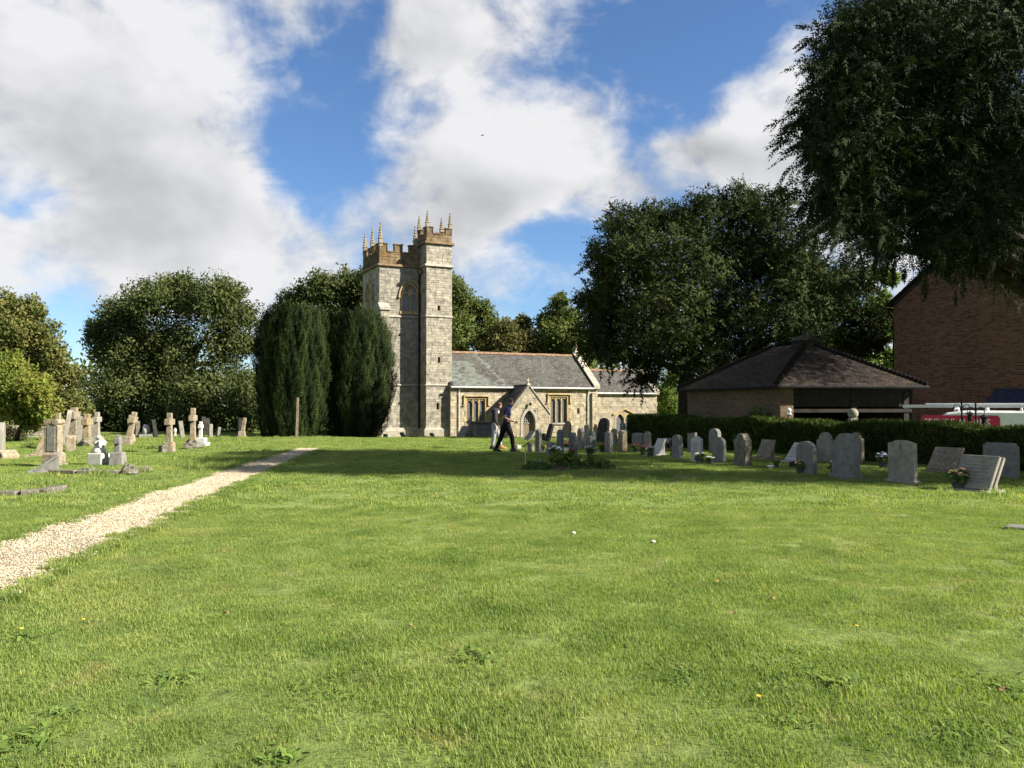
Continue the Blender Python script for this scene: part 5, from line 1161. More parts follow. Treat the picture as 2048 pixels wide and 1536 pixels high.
def px_dims(g, x0, x1, th, yawoff):
    D = g.y; v = Vector((g.x, g.y)).normalized(); a = ROT_GR+yawoff; wd = Vector((math.cos(a), math.sin(a))); td = Vector((-wd.y, wd.x))
    fw = abs(wd.x*v.y-wd.y*v.x); ft = abs(td.x*v.y-td.y*v.x); W = (x1-x0)/F*g.length
    return max(.28, (W-th*ft)/max(fw, .2))
GSEED = [100]
def stone_obj(label, x0, x1, yt, yb, shape, mat, lean=0, side=0, th=.11, yaw=0, w=None, insc=None, base=None, group=None, D=None, panel_=None):
    u = (x0+x1)/2; g = G(u, yb) if D is None else P(u, yb, D); 
    if D is not None: g.z = zgf(g.x, g.y)
    GSEED[0] += 1; rr = random.Random(GSEED[0])
    h = (yb-yt)/F*g.y; h = h/max(.5, math.cos(R(lean))); w = w or px_dims(g, x0, x1, th, R(yaw)); w = min(w, 1.15)
    if D is not None: h = zpx(yt, g.y)-g.z; h = h/max(.5, math.cos(R(lean)))
    t = thing('headstone', label, 'headstone', g, ROT_GR+R(yaw), group)
    z0 = -.25; pts = prof_pts(shape, w, h); pts = [(x, z if z > 0 else z0) for x, z in pts]; b0 = 0
    m = MB(); m.prism(pts, -th/2, th/2)
    rot = Matrix.Rotation(R(-lean), 3, 'X') @ Matrix.Rotation(R(side), 3, 'Y')
    s = m.build('slab', mat, t, bevel=.012); s.rotation_euler = rot.to_euler()
    if insc: lettering(s, w, h, th, h*insc[0], h*insc[1], GSEED[0], insc[2])
    if panel_:
        m = MB(); q = [(x*.8, z*.86+h*.07 if z > 0 else h*.16) for x, z in prof_pts(shape, w, h)]; m.prism(q, -th/2-.008, -th/2+.002); m.build('sunk_panel', mat, s)
    if base:
        m = MB(); m.box(-w/2-base[0], w/2+base[0], -th/2-base[0], th/2+base[0], -.2, base[1]); m.build('plinth', mat, t, bevel=.015)
    return t
CG = 'headstones between the lawn and the church'; RG = 'headstones in front of the hedge'
st = stone_obj
st('narrow stone leaning far over to the right in front of the porch door', 1050,1058,864,882,'flat',H_GREY,lean=38,th=.12,w=.5,group=CG,D=37)
st('short pale stub stone beside the man and the porch', 1056,1067,886,905,'flat',H_PALE,th=.16,w=.22,group=CG)
st('tall gothic pointed grey headstone below the porch door', 1070,1084,858,906,'pointed',H_GREY,th=.12,insc=(.35,.8,9),group=CG)
st('small dark round topped stone behind the pointed grey one', 1084,1093,866,884,'round',H_DARK,group=CG,D=37)
st('dark slate headstone leaning right below the nave window', 1088,1100,847,885,'round',H_DARK,lean=17,group=CG,D=36)
st('low slab tilting right beside the blue grey headstone', 1088,1102,885,909,'flat',H_GREY,lean=20,group=CG)
st('smooth blue grey headstone with rounded lancet top', 1113,1128,859,910,'pointed',H_BLUE,th=.12,group=CG)
st('tan headstone leaning right under the east nave window', 1122,1138,842,876,'pointed',H_TAN,lean=14,group=CG,D=42,w=.8)
st('grey headstone with curved ogee shoulders near the flower bed', 1137,1155,865,909,'ogee',H_GREY,th=.16,group=CG)
st('mossy shouldered headstone behind the ogee topped one', 1154,1169,856,898,'shoulder',H_GREY,th=.13,group=CG)
st('twin humped headstone beneath the nave drainpipe', 1168,1181,850,893,'scallop',H_PALE,group=CG)
st('squat broad grey headstone with flat curved top', 1172,1191,872,906,'segment',H_GREY,th=.22,insc=(.3,.8,6),group=CG)
st('small white rounded stone peeping above the squat grey one', 1180,1191,862,893,'shoulder',H_MARB,group=CG)
st('tan round topped stone close to the nave corner', 1186,1199,848,880,'shoulder',H_TAN,group=CG,D=40)
st('tall black slate headstone leaning right before the chancel', 1194,1212,836,886,'round',H_DARK,lean=9,th=.13,group=CG,w=.75)
st('pale headstone with peaked gable top and sunlit edge', 1209,1226,863,908,'peaked',H_PALE,th=.15,group=CG)
st('weathered round headstone behind the peaked pale one', 1222,1235,857,889,'round',H_LICH,group=CG)
st('thick lichen mottled round headstone at the end of the hedge', 1236,1254,861,906,'round',H_LICH,th=.2,insc=(.3,.8,8),group=CG)
st('grey round headed stone half hidden behind the mottled one', 1240,1251,845,888,'round',H_GREY,group=CG)
st('narrow grey stone at the left of the scalloped pair', 1265,1275,866,896,'round',H_GREY,group=RG)
st('scallop topped headstone by the red flowers', 1269,1288,866,901,'scallop',H_GREY,insc=(.25,.85,9),group=RG)
st('smooth rounded headstone right of the scalloped one', 1288,1303,863,903,'round',H_PALE,group=RG)
st('grey round headstone with sunken panel and red flowers at its foot', 1344,1366,870,918,'round',H_GREY,th=.16,insc=(.3,.8,8),group=RG)
st('plain stone with slanting top behind the white pediment headstone', 1375,1394,865,906,'slant',H_GREY,group=RG)
st('pale grey headstone with pediment top and dark line near its foot', 1382,1406,872,925,'peaked',H_MARB,th=.10,insc=(.32,.78,8),group=RG)
st('old hooded round headstone close against the hedge', 1418,1442,857,908,'round',H_GREY,th=.16,panel_=True,group=RG)
st('round headstone with bold black inscription', 1425,1452,874,927,'round',H_GREY,th=.11,insc=(.32,.72,6),group=RG)
st('dark thick shouldered headstone standing alone mid row', 1469,1503,867,933,'shoulder',H_MOSS,th=.24,group=RG)
st('round headstone with faint lettering and white flowers in front', 1594,1632,883,948,'round',H_GREY,th=.15,insc=(.38,.85,7),group=RG)
st('tall shouldered stone against the hedge behind the flower stones', 1635,1668,865,925,'shoulder',H_PALE,th=.13,panel_=True,group=RG)
st('broad thick shouldered headstone with lichen edged side and flowers', 1667,1717,867,957,'shoulder',H_GREY,th=.20,base=(.04,.10),group=RG)
st('mottled shouldered headstone just behind the broad thick one', 1700,1727,865,928,'shoulder',H_LICH,th=.12,group=RG)
st('curved top headstone behind the cross inscribed one', 1773,1805,866,926,'segment',H_GREY,th=.12,group=RG)
q = st('pale headstone with serpentine top, small cross and lettering', 1781,1830,881,966,'serp',H_PALE,th=.12,insc=(.50,.78,6),base=(.06,.06),group=RG)
m = MB(); m.box(-.012,.012,-.068,-.055,.70,.80); m.box(-.035,.035,-.068,-.055,.755,.775); m.build('cross_carving', M_INSC, q.children[0])
st('wide pale headstone with notched square shoulders at the right edge', 1975,2030,886,955,'notch',H_GREY,th=.10,group=RG)
# reclining tablets on wedges
def tablet(label, u, yb, w, l, ang, mat, insc=True, group=RG, yaw=0, base=True, th=.06, double=False):
    g = G(u, yb); t = thing('memorial_tablet', label, 'memorial', g, ROT_GR+R(yaw), group); GSEED[0] += 1
    c, s = math.cos(R(ang)), math.sin(R(ang))
    m = MB(); m.prism([(0,-.1),(l*c*.95,-.1),(l*c*.95,l*s*.92),(0,.03)], -w*.42, w*.42, mat=Matrix.Rotation(R(90), 4, 'Z') @ Matrix.Identity(4)); wd = m.build('wedge', mat, t)
    m = MB(); m.box(-w/2, w/2, -th/2, th/2, 0, l); o = m.build('slab', mat, t, loc=(0, .0, .05), rot=(R(-(90-ang)), 0, 0), bevel=.01)
    if insc: lettering(o, w, l, th, l*.15, l*.85, GSEED[0], 7)
    if double: m = MB(); m.box(-w/2, w/2, -th/2, th/2, 0, l); m.build('back_slab', mat, t, loc=(0, th+.045, .03), rot=(R(-(90-ang)), 0, 0), bevel=.01)
    if base: m = MB(); m.box(-w/2-.06, w/2+.06, -.16, l*c+.05, -.1, .05); m.build('plinth', mat, t, bevel=.012)
    return t
tablet('small white reclining tablet behind the pink flowers', 1311, 911, .42, .55, 62, H_MARB, False)
tablet('dark reclining slab in the hedge shade near the pink flowers', 1325, 896, .5, .4, 50, H_GREY, False, base=False)
tablet('speckled reclining square tablet between dark stone and leaning plaque', 1527, 918, .56, .55, 66, H_LICH)
tablet('pale leaning plaque propped beside the round headstone', 1583, 925, .5, .62, 52, H_MARB)
tablet('speckled reclining slab near the hedge at the right', 1882, 945, .75, .62, 58, H_LICH)
tablet('double slab reclining stone like an open book, nearest the right corner', 1942, 984, .74, .68, 62, H_PALE, th=.07, double=True)
LG = 'weathered memorials on the left lawn'
t = tablet('grey reclining double column tablet at the far left', 72, 945, .85, .62, 38, H_GREY, group=LG)
tablet('smaller lichened sloping stone behind the grey reclining tablet', 62, 914, .55, .5, 40, H_LICH, False, group=LG)
# left group: seen almost edge on
st('pale slab headstone cut by the left edge of the view', -6,9,845,905,'round',H_PALE,th=.2,w=.7,group=LG)
m_ = None
def coped(label, u, yb, w, l, h, mat, yaw=0, group=LG):
    g = G(u, yb); t = thing('grave_slab', label, 'grave slab', g, ROT_GR+R(yaw), group); m = MB(); m.prism([(-w/2,-.15),(w/2,-.15),(w/2,h*.45),(0,h),(-w/2,h*.45)], -l/2, l/2); m.build('slab', mat, t, bevel=.02); return t
coped('low coped grave stone at the foot of the leftmost slab', 14, 917, .5, .5, .27, H_LICH, yaw=30)
def monument(label, x0, x1, yt, yb, group=LG):
    g = G((x0+x1)/2, yb); h = (yb-yt)/F*g.y; t = thing('pedestal_monument', label, 'monument', g, ROT_GR+R(-24), group)
    m = MB(); m.box(-.28,.28,-.24,.24,-.15,.07); m.build('footing', H_PALE, t, bevel=.02)
    m = MB(); m.box(-.235,.235,-.20,.20,.07,h*.24); m.frus(0,0,h*.24,h*.29,.235,.20,.19,.15); m.build('pedestal', H_LICH, t, bevel=.015)
    m = MB(); m.box(-.175,.175,-.13,.13,h*.29,h*.92); m.tube([(-.175,-.06,h*.90),(-.175,-.06,h*.905)], .01, 4); m.build('shaft', H_LICH, t, bevel=.012)
    m = MB(); m.box(.176,.19,-.10,.10,h*.32,h*.84); m.build('tablet', H_GREY, t)
    m = MB(); m.tube([(-.20,-.11,h*.93),(.20,-.11,h*.93)], .075, 10); m.tube([(-.20,.11,h*.93),(.20,.11,h*.93)], .075, 10); m.box(-.19,.19,-.12,.12,h*.90,h*.99); m.build('scroll_top', H_LICH, t)
    for k in (-1, 1): m = MB(); m.tube([(.15,k*.155,h*.29),(.15,k*.155,h*.86)], .032, 8); m.build('column', H_LICH, t)
monument('tall scroll topped pedestal monument with orange lichened base', 88, 128, 838, 932)
def cross(label, x0, x1, yt, yb, mat, base='step', lean=0, side=0, th=.2, D=None, group=LG, ringed=False, arm=.62):
    u = (x0+x1)/2; g = G(u, yb) if D is None else P(u, yb, D); g.z = zgf(g.x, g.y); h = zpx(yt, g.y)-g.z
    t = thing('cross_memorial', label, 'cross memorial', g, ROT_GR+R(-17)+random.uniform(-.08, .08), group); GSEED[0] += 1
    z = 0
    if base == 'step':
        for i, (a, dz) in enumerate(((.36, .16), (.25, .18))): m = MB(); m.box(-a, a, -a*.8, a*.8, z-(.2 if i == 0 else 0), z+dz); m.build('step', mat, t, bevel=.015); z += dz
    elif base == 'rock':
        m = MB(); m.blob((0, 0, .08), (.36, .32, .26), 9, 6, jit=.22, seed=GSEED[0]); m.build('rock_base', H_MOSS, t); z = .26
    elif base == 'block':
        m = MB(); m.frus(0, 0, -.2, .34, .22, .2, .17, .15); m.build('plinth', mat, t, bevel=.015); z = .32
    m = MB(); w = th*.5; H_ = h-z; m.frus(0, 0, z-.05, z+H_*.62, w*1.05, w*.95, w*.85, w*.8); ca = z+H_*.70
    A = H_*arm/2; m.box(-A, A, -w*.9, w*.9, ca-w*1.0, ca+w*1.0); m.box(-w*.85, w*.85, -w*.78, w*.78, z+H_*.60, z+H_)
    c = m.build('cross', mat, t, bevel=.014); c.rotation_euler = (R(-lean), R(side), 0)
    if ringed:
        m = MB(); rr_ = A*.62; m.tube([(rr_*math.cos(a), 0, ca+rr_*math.sin(a)) for a in np.linspace(0, 2*math.pi, 17)], w*.4, 6); q = m.build('ring', mat, t); q.rotation_euler = c.rotation_euler
    return t
st('lichened slab leaning right behind the pedestal monument, its edge orange', 70,86,858,897,'flat',H_TAN,lean=22,th=.16,w=.5,group=LG)
cross('small rough cross showing just above the scroll topped monument', 110, 122, 826, 880, H_LICH, None, D=31)
st('tall pale slab leaning right behind the scroll topped monument', 122,132,820,875,'round',H_PALE,lean=9,th=.16,w=.6,group=LG,D=33)
st('short rough grey stone right of the scroll topped monument', 132,150,870,903,'segment',H_LICH,th=.30,w=.5,group=LG)
cross('thick ornate ringed cross covered in lichen at the left trees', 138, 157, 815, 871, H_LICH, 'block', th=.34, D=37, ringed=True)
st('narrow pale slab beside the ornate ringed cross', 155,163,832,873,'flat',H_PALE,th=.2,w=.5,group=LG,D=36)
cross('orange stained cross on a rocky base, left of the slender white cross', 165, 182, 828, 893, H_TAN, 'rock', th=.26)
st('thin dark slab between the two tall left crosses', 181,187,842,878,'flat',H_GREY,th=.14,w=.5,group=LG,D=36)
cross('slender tall pale cross behind the marble angel', 186, 201, 824, 891, H_PALE, 'step', th=.21)
cross('small grey cross on a block right of the marble angel', 226, 245, 871, 930, H_GREY, 'block', th=.17)
cross('leaning lichened cross in front of another slender cross', 246, 264, 823, 890, H_LICH, 'block', lean=11, th=.24)
cross('upright slender cross directly behind the leaning lichened one', 256, 266, 830, 884, H_PALE, 'block', th=.2)
st('worn stump like stone in the shade of the big dark tree', 271,279,842,878,'round',H_MOSS,th=.2,w=.4,group=LG,D=41)
st('dark thin stone leaning left under the big dark tree', 308,316,839,877,'flat',H_DARK,lean=-9,th=.18,w=.5,group=LG,D=41)
cross('tall tan cross with a low block beside its plinth', 330, 347, 826, 905, H_LICH, 'block', th=.2)
cross('tiny white cross far back under the trees', 346, 354, 856, 878, H_MARB, None, th=.12, D=42)
st('narrow pale stone leaning left in front of the dark trees', 361,369,842,877,'flat',H_PALE,lean=-8,th=.2,w=.4,group=LG,D=41)
cross('tallest cross with orange top on a rough rock base', 372, 399, 816, 898, H_LICH, 'rock', th=.21)
cross('white cross on two steps beside the tallest cross', 389, 413, 843, 893, H_MARB, 'step', th=.15)
st('black gothic stone, left of a dark pair beneath the trees', 403,410,833,874,'pointed',H_DARK,th=.2,w=.6,group=LG,D=43)
st('black gothic stone, right of a dark pair beneath the trees', 411,418,836,874,'pointed',H_DARK,th=.2,w=.6,group=LG,D=43.5)
st('small slim pale stone right of the dark gothic pair', 418,424,848,876,'flat',H_PALE,th=.17,w=.4,group=LG,D=42)
st('thin grey stone leaning right, alone under the trees', 433,438,854,876,'flat',H_GREY,lean=7,th=.14,w=.4,group=LG,D=42)
cross('broken lichened cross shaft leaning right on a pale block by the yew', 476, 491, 835, 875, H_LICH, 'block', lean=8, th=.2, arm=.3, D=41.5)
st('dark slab standing just behind the broken cross shaft', 476,481,836,874,'flat',H_DARK,th=.16,w=.5,group=LG,D=43)
# low pale statue fragment on a base
g = P(292, 877, 41); g.z = zgf(g.x, g.y); t = thing('marble_fragment', 'low white marble lump on a flat base under the big tree', 'monument', g, ROT_GR, LG)
m = MB(); m.box(-.42,.42,-.35,.35,-.1,.18); m.build('plinth', H_GREY, t, bevel=.02); m = MB(); m.blob((0,0,.36), (.25,.2,.3), 9, 7, jit=.15, seed=3); m.build('carving', H_MARB, t, smooth=True)
# marble angel
g = G(197, 930); t = thing('angel_statue', 'white marble kneeling angel on a square plinth', 'statue', g, ROT_GR+R(-30), LG); hh = (930-873)/F*g.y
m = MB(); m.box(-.21,.21,-.20,.20,-.1,hh*.42); m.build('plinth', H_MARB, t, bevel=.02)
m = MB(); b0 = hh*.42; k = hh*.58
m.lathe([(.17,b0),(.18,b0+k*.10),(.13,b0+k*.3),(.085,b0+k*.5),(.095,b0+k*.62),(.075,b0+k*.72),(.03,b0+k*.78)], 12); m.blob((0.0,-.02,b0+k*.90), (.055,.06,.07), 10, 8); m.blob((.0,.015,b0+k*.92), (.06,.055,.065), 8, 6)
for s in (-1, 1): m.tube([(s*.085,0,b0+k*.68),(s*.10,-.06,b0+k*.52),(s*.02,-.13,b0+k*.62)], [.034,.028,.02], 8); m.tube([(s*.06,-.10,b0+k*.06),(s*.07,.08,b0+k*.10)], [.06,.07], 8)
m.build('figure', H_MARB, t, smooth=True)
for s in (-1, 1): m = MB(); m.prism([(0,b0+k*.3),(s*.08,b0+k*.22),(s*.15,b0+k*.45),(s*.14,b0+k*.75),(s*.06,b0+k*.82),(0,b0+k*.6)][::s], .075, .105); m.build('wing', H_MARB, t, bevel=.01)
# kerbs and lumps on the left
def kerb(label, pts, h, wd, mat, group=LG):
    g = [G(*q) for q in pts]; t = thing('grave_kerb', label, 'grave kerb', g[0], 0, group)
    for a, b in zip(g, g[1:]):
        d = (b-a); L = d.length; m = MB(); m.box(.0, L-.03, -wd/2, wd/2, -.12, h); m.build('kerb_stone', mat, t, loc=a-g[0], rot=(0, 0, math.atan2(d.y, d.x)), bevel=.02)
    return t
kerb('mossy kerb stones running from the reclining tablet to a rough boulder', [(100,948),(155,949),(205,949),(255,949)], .10, .16, H_MOSS)
kerb('sunken mossy kerb at the lower left beside the path', [(-10,992),(40,990),(82,988),(126,980)], .09, .22, H_MOSS)
def boulder(label, u, v, r, seed, group=LG):
    g = G(u, v); t = thing('boulder', label, 'boulder', g, 0, group); m = MB(); m.blob((0,0,r[2]*.5), r, 10, 7, jit=.16, seed=seed); m.build('rock', H_MOSS, t)
boulder('rough grey boulder at the right end of the mossy kerb', 259, 949, (.20,.18,.16), 5); boulder('flat lump of stone on the mossy kerb middle', 178, 948, (.22,.14,.10), 6); boulder('low mossy lump half hidden in grass right of the boulder', 291, 944, (.18,.14,.09), 8)
kerb('single rough block beside the tall tan cross', [(320,906),(339,905)], .26, .22, H_MOSS)
# before the church
st('small leaning stone stub below the right yew', 768,775,868,882,'flat',H_GREY,lean=-6,th=.12,w=.5,group='small stones before the tower',D=46)
st('pale stone leaning left at the foot of the tower buttress', 806,816,865,881,'flat',H_PALE,lean=-32,th=.12,w=.5,group='small stones before the tower',D=47)
st('small pale stone leaning left at the foot of the stair turret', 866,874,866,880,'flat',H_PALE,lean=-28,th=.10,w=.45,group='small stones before the tower',D=48)
st('grey slab leaning right near the downpipe of the nave', 913,927,853,884,'flat',H_GREY,lean=30,th=.12,w=.7,group='small stones before the tower',D=42)
g = P(935, 880, 43); g.z = zgf(g.x, g.y); t = thing('cross_on_boulder', 'short leaning cross set in a round boulder before the west nave window', 'cross memorial', g, ROT_GR)
m = MB(); m.blob((0,0,.22), (.28,.26,.32), 10, 7, jit=.12, seed=4); m.build('rock_base', H_MOSS, t); m = MB(); m.box(-.06,.06,-.05,.05,.3,1.15); m.box(-.2,.2,-.045,.045,.82,.94); o = m.build('cross', H_LICH, t, bevel=.01); o.rotation_euler = (R(-10), 0, 0)
g = P(962, 884, 44); g.z = zgf(g.x, g.y); t = thing('chest_tomb', 'grey stone chest tomb below the west nave window', 'tomb', g, ROT_CH)
m = MB(); m.box(-.58,.58,-.36,.36,-.2,.78); m.build('chest', H_GREY, t, bevel=.02); m = MB(); m.box(-.68,.68,-.45,.45,.78,.9); m.build('lid', H_MOSS, t, bevel=.02)
for xq in (-.52, .52): m = MB(); m.box(xq-.08,xq+.08,-.40,-.34,-.1,.78); m.build('pilaster', H_PALE, t)
# flat ledger at the right edge
g = G(2050, 1060); t = thing('ledger_stone', 'flat grey ledger stone in the lawn at the right edge', 'grave slab', g, ROT_GR+R(20)); m = MB(); m.box(-.2,.2,-.17,.17,-.1,.04); m.build('slab', H_GREY, t, bevel=.012)
# pale small block right of the man
g = G(1036, 899); t = thing('marker_block', 'small pale cream block stone on the grass before the porch', 'marker stone', g, ROT_GR); m = MB(); m.box(-.11,.11,-.08,.08,-.05,.17); m.build('block', H_MARB, t, bevel=.012)
# leaning grey post before the yew
g = G(593, 877); t = thing('wooden_post', 'tall weathered grey post in front of the left columnar yew', 'post', g, .3); h = zpx(795, g.y)-g.z
m = MB(); m.frus(0,0,-.3,h,.07,.05,.055,.04); o = m.build('post', M_OAK, t, bevel=.01); o.rotation_euler = (0, R(1.5), 0)

# ------------------------------------------------------------------ people
M_SKIN = plain('skin', (.30,.17,.115), .6, .3, .06); M_NAVY = plain('navy_jersey', (.016,.019,.055), .9, .1, .2); M_BLK = plain('black_trousers', (.008,.008,.010), .9, .1, .2)
M_HOOD = plain('charcoal_fleece', (.035,.030,.033), .95, .1, .2); M_JOG = plain('light_grey_joggers', (.23,.225,.24), .95, .1, .1); M_HAIRD = plain('dark_brown_hair', (.028,.018,.012), .7, .3, .2)
M_HAIRR = plain('reddish_brown_hair', (.055,.024,.011), .7, .3, .2); M_SHOEB = plain('black_boots', (.010,.010,.011), .6, .3, .2); M_SHOET = plain('tan_boots', (.28,.15,.06), .8, .2, .2)
M_SHIRTW = plain('white_collar', (.75,.73,.70), .9, .1, .03); M_STICK = plain('pale_hazel_stick', (.45,.32,.15), .8, .2, .15)
def skin_figure(name, verts, edges, mats, region, parent, extra=None):
    """one continuous body grown from a joint skeleton; region(co) picks the material index"""
    me = bpy.data.meshes.new('skeleton'); me.from_pydata([v[0] for v in verts], edges, []); o = bpy.data.objects.new('skeleton', me); COL.objects.link(o)
    o.modifiers.new('skin', 'SKIN'); sv = me.skin_vertices[0].data
    for i, v in enumerate(verts): r = v[1]; sv[i].radius = r if isinstance(r, tuple) else (r, r); sv[i].use_root = (i == 0)
    s = o.modifiers.new('sub', 'SUBSURF'); s.levels = 2; s.render_levels = 2; s.subdivision_type = 'CATMULL_CLARK'
    bpy.context.view_layer.update(); ev = o.evaluated_get(bpy.context.evaluated_depsgraph_get()); bm_ = bpy.data.meshes.new_from_object(ev); bpy.data.objects.remove(o)
    if extra is not None:
        bm = bmesh.new(); bm.from_mesh(bm_); bm.from_mesh(extra); bm.to_mesh(bm_); bm.free()
    bm_.materials.clear()
    for m in mats: bm_.materials.append(m)
    segs = [(Vector(verts[a][0]), Vector(verts[b_][0]), verts[a][1], verts[b_][1]) for a, b_ in edges]
    def near(c):
        best = 9; bi = 0
        for i, (a, b_, ra, rb) in enumerate(segs):
            d = b_-a; t = max(0, min(1, (c-a).dot(d)/d.length_squared)); rr_ = max(ra) if isinstance(ra, tuple) else ra; q = (c-a-d*t).length-rr_*.7
            if q < best: best, bi = q, i
        return bi
    for p in bm_.polygons: p.material_index = region(near(p.center), p.center); p.use_smooth = True
    bm_.name = name; q = bpy.data.objects.new(name, bm_); COL.objects.link(q); q.parent = parent; return q
def fingers(mb, hand, dir_, side, curl=.5):
    """four fingers and a thumb leaving the palm; dir_ along the hand, side across it"""
    d = Vector(dir_).normalized(); s = Vector(side).normalized(); n = d.cross(s)
    for k, (off, ln) in enumerate(((-.030,.070),(-.010,.080),(.010,.075),(.030,.058))):
        b = Vector(hand)+s*off+d*.03; m_ = b+d*ln*.5+n*.01*curl; e = m_+(d*(1-curl)+n*curl)*ln*.5; mb.tube([b, m_, e], [.0095,.009,.007], 6)
    b = Vector(hand)+s*-.035-d*.01; mb.tube([b, b+s*-.025+d*.03, b+s*-.03+d*.055+n*.02*curl], [.011,.010,.008], 6)
def shoe(parent, ankle, toe, mat, name='shoe'):
    a, t = Vector(ankle), Vector(toe); d = t-a; d.z = 0; L = d.length; rz = math.atan2(d.y, d.x); m = MB()
    m.prism([(-.09,-.085),(.02,-.085),(L*.6,-.085),(L+.03,-.085),(L+.05,-.06),(L+.02,-.02),(L*.55,.015),(.07,.06),(-.06,.06),(-.095,0)], -.042, .042)
    pitch = math.atan2(a.z-.085-(t.z-.04), L); o = m.build(name, mat, parent, loc=a, bevel=.018, smooth=True); o.rotation_euler = (0, pitch, rz); return o
def head_hair(parent, c, r, mat, tilt, name='hair', beard=None):
    m = MB(); nu, nv = 14, 9; vs = []; fs = []
    for j in range(nv+1):
        ph = math.pi*.62*j/nv
        for k in range(nu):
            t = 2*math.pi*k/nu; cut = 1.0 if math.cos(t) < .25 else max(.52, 1-.48*(math.cos(t)-.25)/.5)
            p = ph*cut; vs.append((r[0]*math.sin(p)*math.cos(t), r[1]*math.sin(p)*math.sin(t), r[2]*math.cos(p)))
    fs = [(j*nu+k, (j+1)*nu+k, (j+1)*nu+(k+1) % nu, j*nu+(k+1) % nu) for j in range(nv) for k in range(nu)]
    m.add(vs, fs); o = m.build(name, mat, parent, loc=c, smooth=True); o.rotation_euler = (0, R(tilt), 0)
    sm = o.modifiers.new('thick', 'SOLIDIFY'); sm.thickness = .012; return o
# --- man in navy, striding to the right (local x is his way forward)
g = G(1012, 905); man = thing('person', 'man in navy t-shirt and black trousers walking right with a stick', 'person', g, R(4))
V_ = [((0,0,.95),(.15,.115)), ((.02,0,1.10),(.14,.105)), ((.05,0,1.28),(.18,.14)), ((.05,0,1.42),(.165,.125)), ((.10,0,1.52),(.062,.062)), ((.145,0,1.60),(.062,.066)), ((.17,0,1.69),(.080,.092)), ((.165,0,1.775),(.062,.072)),
      ((.03,-.20,1.43),.082), ((-.09,-.25,1.19),.060), ((.10,-.22,1.10),.042), ((.24,-.17,1.06),.030), ((.29,-.155,1.045),(.040,.022)),
      ((.03,.20,1.43),.072), ((-.04,.25,1.18),.052), ((.12,.22,1.08),.042), ((.24,.16,1.05),.030), ((.29,.145,1.04),(.040,.022)),
      ((.06,-.095,.86),.118), ((.20,-.10,.50),.084), ((.235,-.10,.10),.060), ((-.06,.095,.86),.118), ((-.17,.10,.48),.084), ((-.34,.10,.12),.060), ((.255,0,1.672),.014), ((.16,-.088,1.685),.014), ((.16,.088,1.685),.014)]
E_ = [(0,1),(1,2),(2,3),(3,4),(4,5),(5,6),(6,7),(3,8),(8,9),(9,10),(10,11),(11,12),(3,13),(13,14),(14,15),(15,16),(16,17),(0,18),(18,19),(19,20),(0,21),(21,22),(22,23),(6,24),(6,25),(6,26)]
fm = MB(); fingers(fm, (.31,-.155,1.04), (.8,.1,-.3), (0,.1,1), .8); fingers(fm, (.31,.145,1.035), (.8,-.1,-.3), (0,-.1,1), .8)
ARM_ = {8, 9, 10, 13, 14, 15}; LEG_ = {17, 18, 19, 20, 21, 22}
def reg_man(e, c):
    if e in (4, 5, 6, 23, 24, 25): return 2
    if e in (9, 10, 11, 14, 15, 16) or (e in (8, 13) and c.z < 1.27): return 2
    if e in (17, 18, 19, 20, 21, 22) or (e == 0 and c.z < .98): return 1
    return 0
body = skin_figure('body', V_, E_, [M_NAVY, M_BLK, M_SKIN], reg_man, man, fm.mesh('fingers'))
head_hair(man, (.155,0,1.725), (.108,.096,.112), M_HAIRD, 14)
m = MB(); m.blob((.225,0,1.615), (.042,.055,.045), 8, 6); m.build('beard', M_HAIRD, man, smooth=True)
m = MB()
for s in (-1, 1): m.blob((.243,s*.034,1.702), (.012,.013,.010), 6, 5)
m.build('eyes', M_HAIRD, man)
shoe(man, (.235,-.10,.10), (.44,-.10,.045), M_SHOEB); shoe(man, (-.34,.10,.115), (-.16,.10,.04), M_SHOEB)
stk = thing('walking_stick', 'thin pale stick held upright by the man in navy', 'stick', Matrix.Rotation(R(4), 4, 'Z') @ Vector((.335,-.17,0)) + g, R(4))
m = MB(); m.tube([(.03,0,.0),(.01,0,.5),(-.01,0,1.02)], [.010,.011,.012], 7); m.build('shaft', M_STICK, stk); m = MB(); m.tube([(-.03,0,1.02),(.0,0,1.045),(.05,0,1.03)], [.018,.02,.018], 7); m.build('handle', M_BLK, stk)
# --- person in hooded fleece, half hidden behind him
g2 = P(989.5, 900, 30.2); g2.z = zgf(g2.x, g2.y); boy = thing('person', 'person in charcoal hoodie and pale grey joggers with bowed head', 'person', g2, R(8))
V_ = [((0,0,.92),(.14,.11)), ((-.01,0,1.06),(.145,.115)), ((.0,0,1.24),(.165,.125)), ((.02,0,1.37),(.15,.11)), ((.09,0,1.47),(.062,.06)), ((.14,0,1.53),(.060,.064)), ((.18,0,1.605),(.078,.088)), ((.185,0,1.68),(.060,.070)),
      ((.0,-.20,1.38),.075), ((-.02,-.25,1.12),.062), ((.05,-.24,.95),.052), ((.11,-.22,.86),.032), ((.13,-.215,.80),(.036,.022)),
      ((.0,.20,1.38),.075), ((.02,.25,1.12),.062), ((.10,.24,.95),.052), ((.15,.22,.86),.032), ((.17,.215,.80),(.036,.022)),
      ((-.03,-.09,.82),.105), ((-.04,-.10,.48),.085), ((-.10,-.10,.12),.065), ((.05,.09,.82),.105), ((.16,.10,.48),.085), ((.24,.10,.12),.065), ((.262,0,1.575),.014), ((.175,-.086,1.60),.014), ((.175,.086,1.60),.014)]
fm = MB(); fingers(fm, (.135,-.215,.785), (.2,0,-1), (1,0,0), .4); fingers(fm, (.175,.215,.785), (.2,0,-1), (1,0,0), .4)
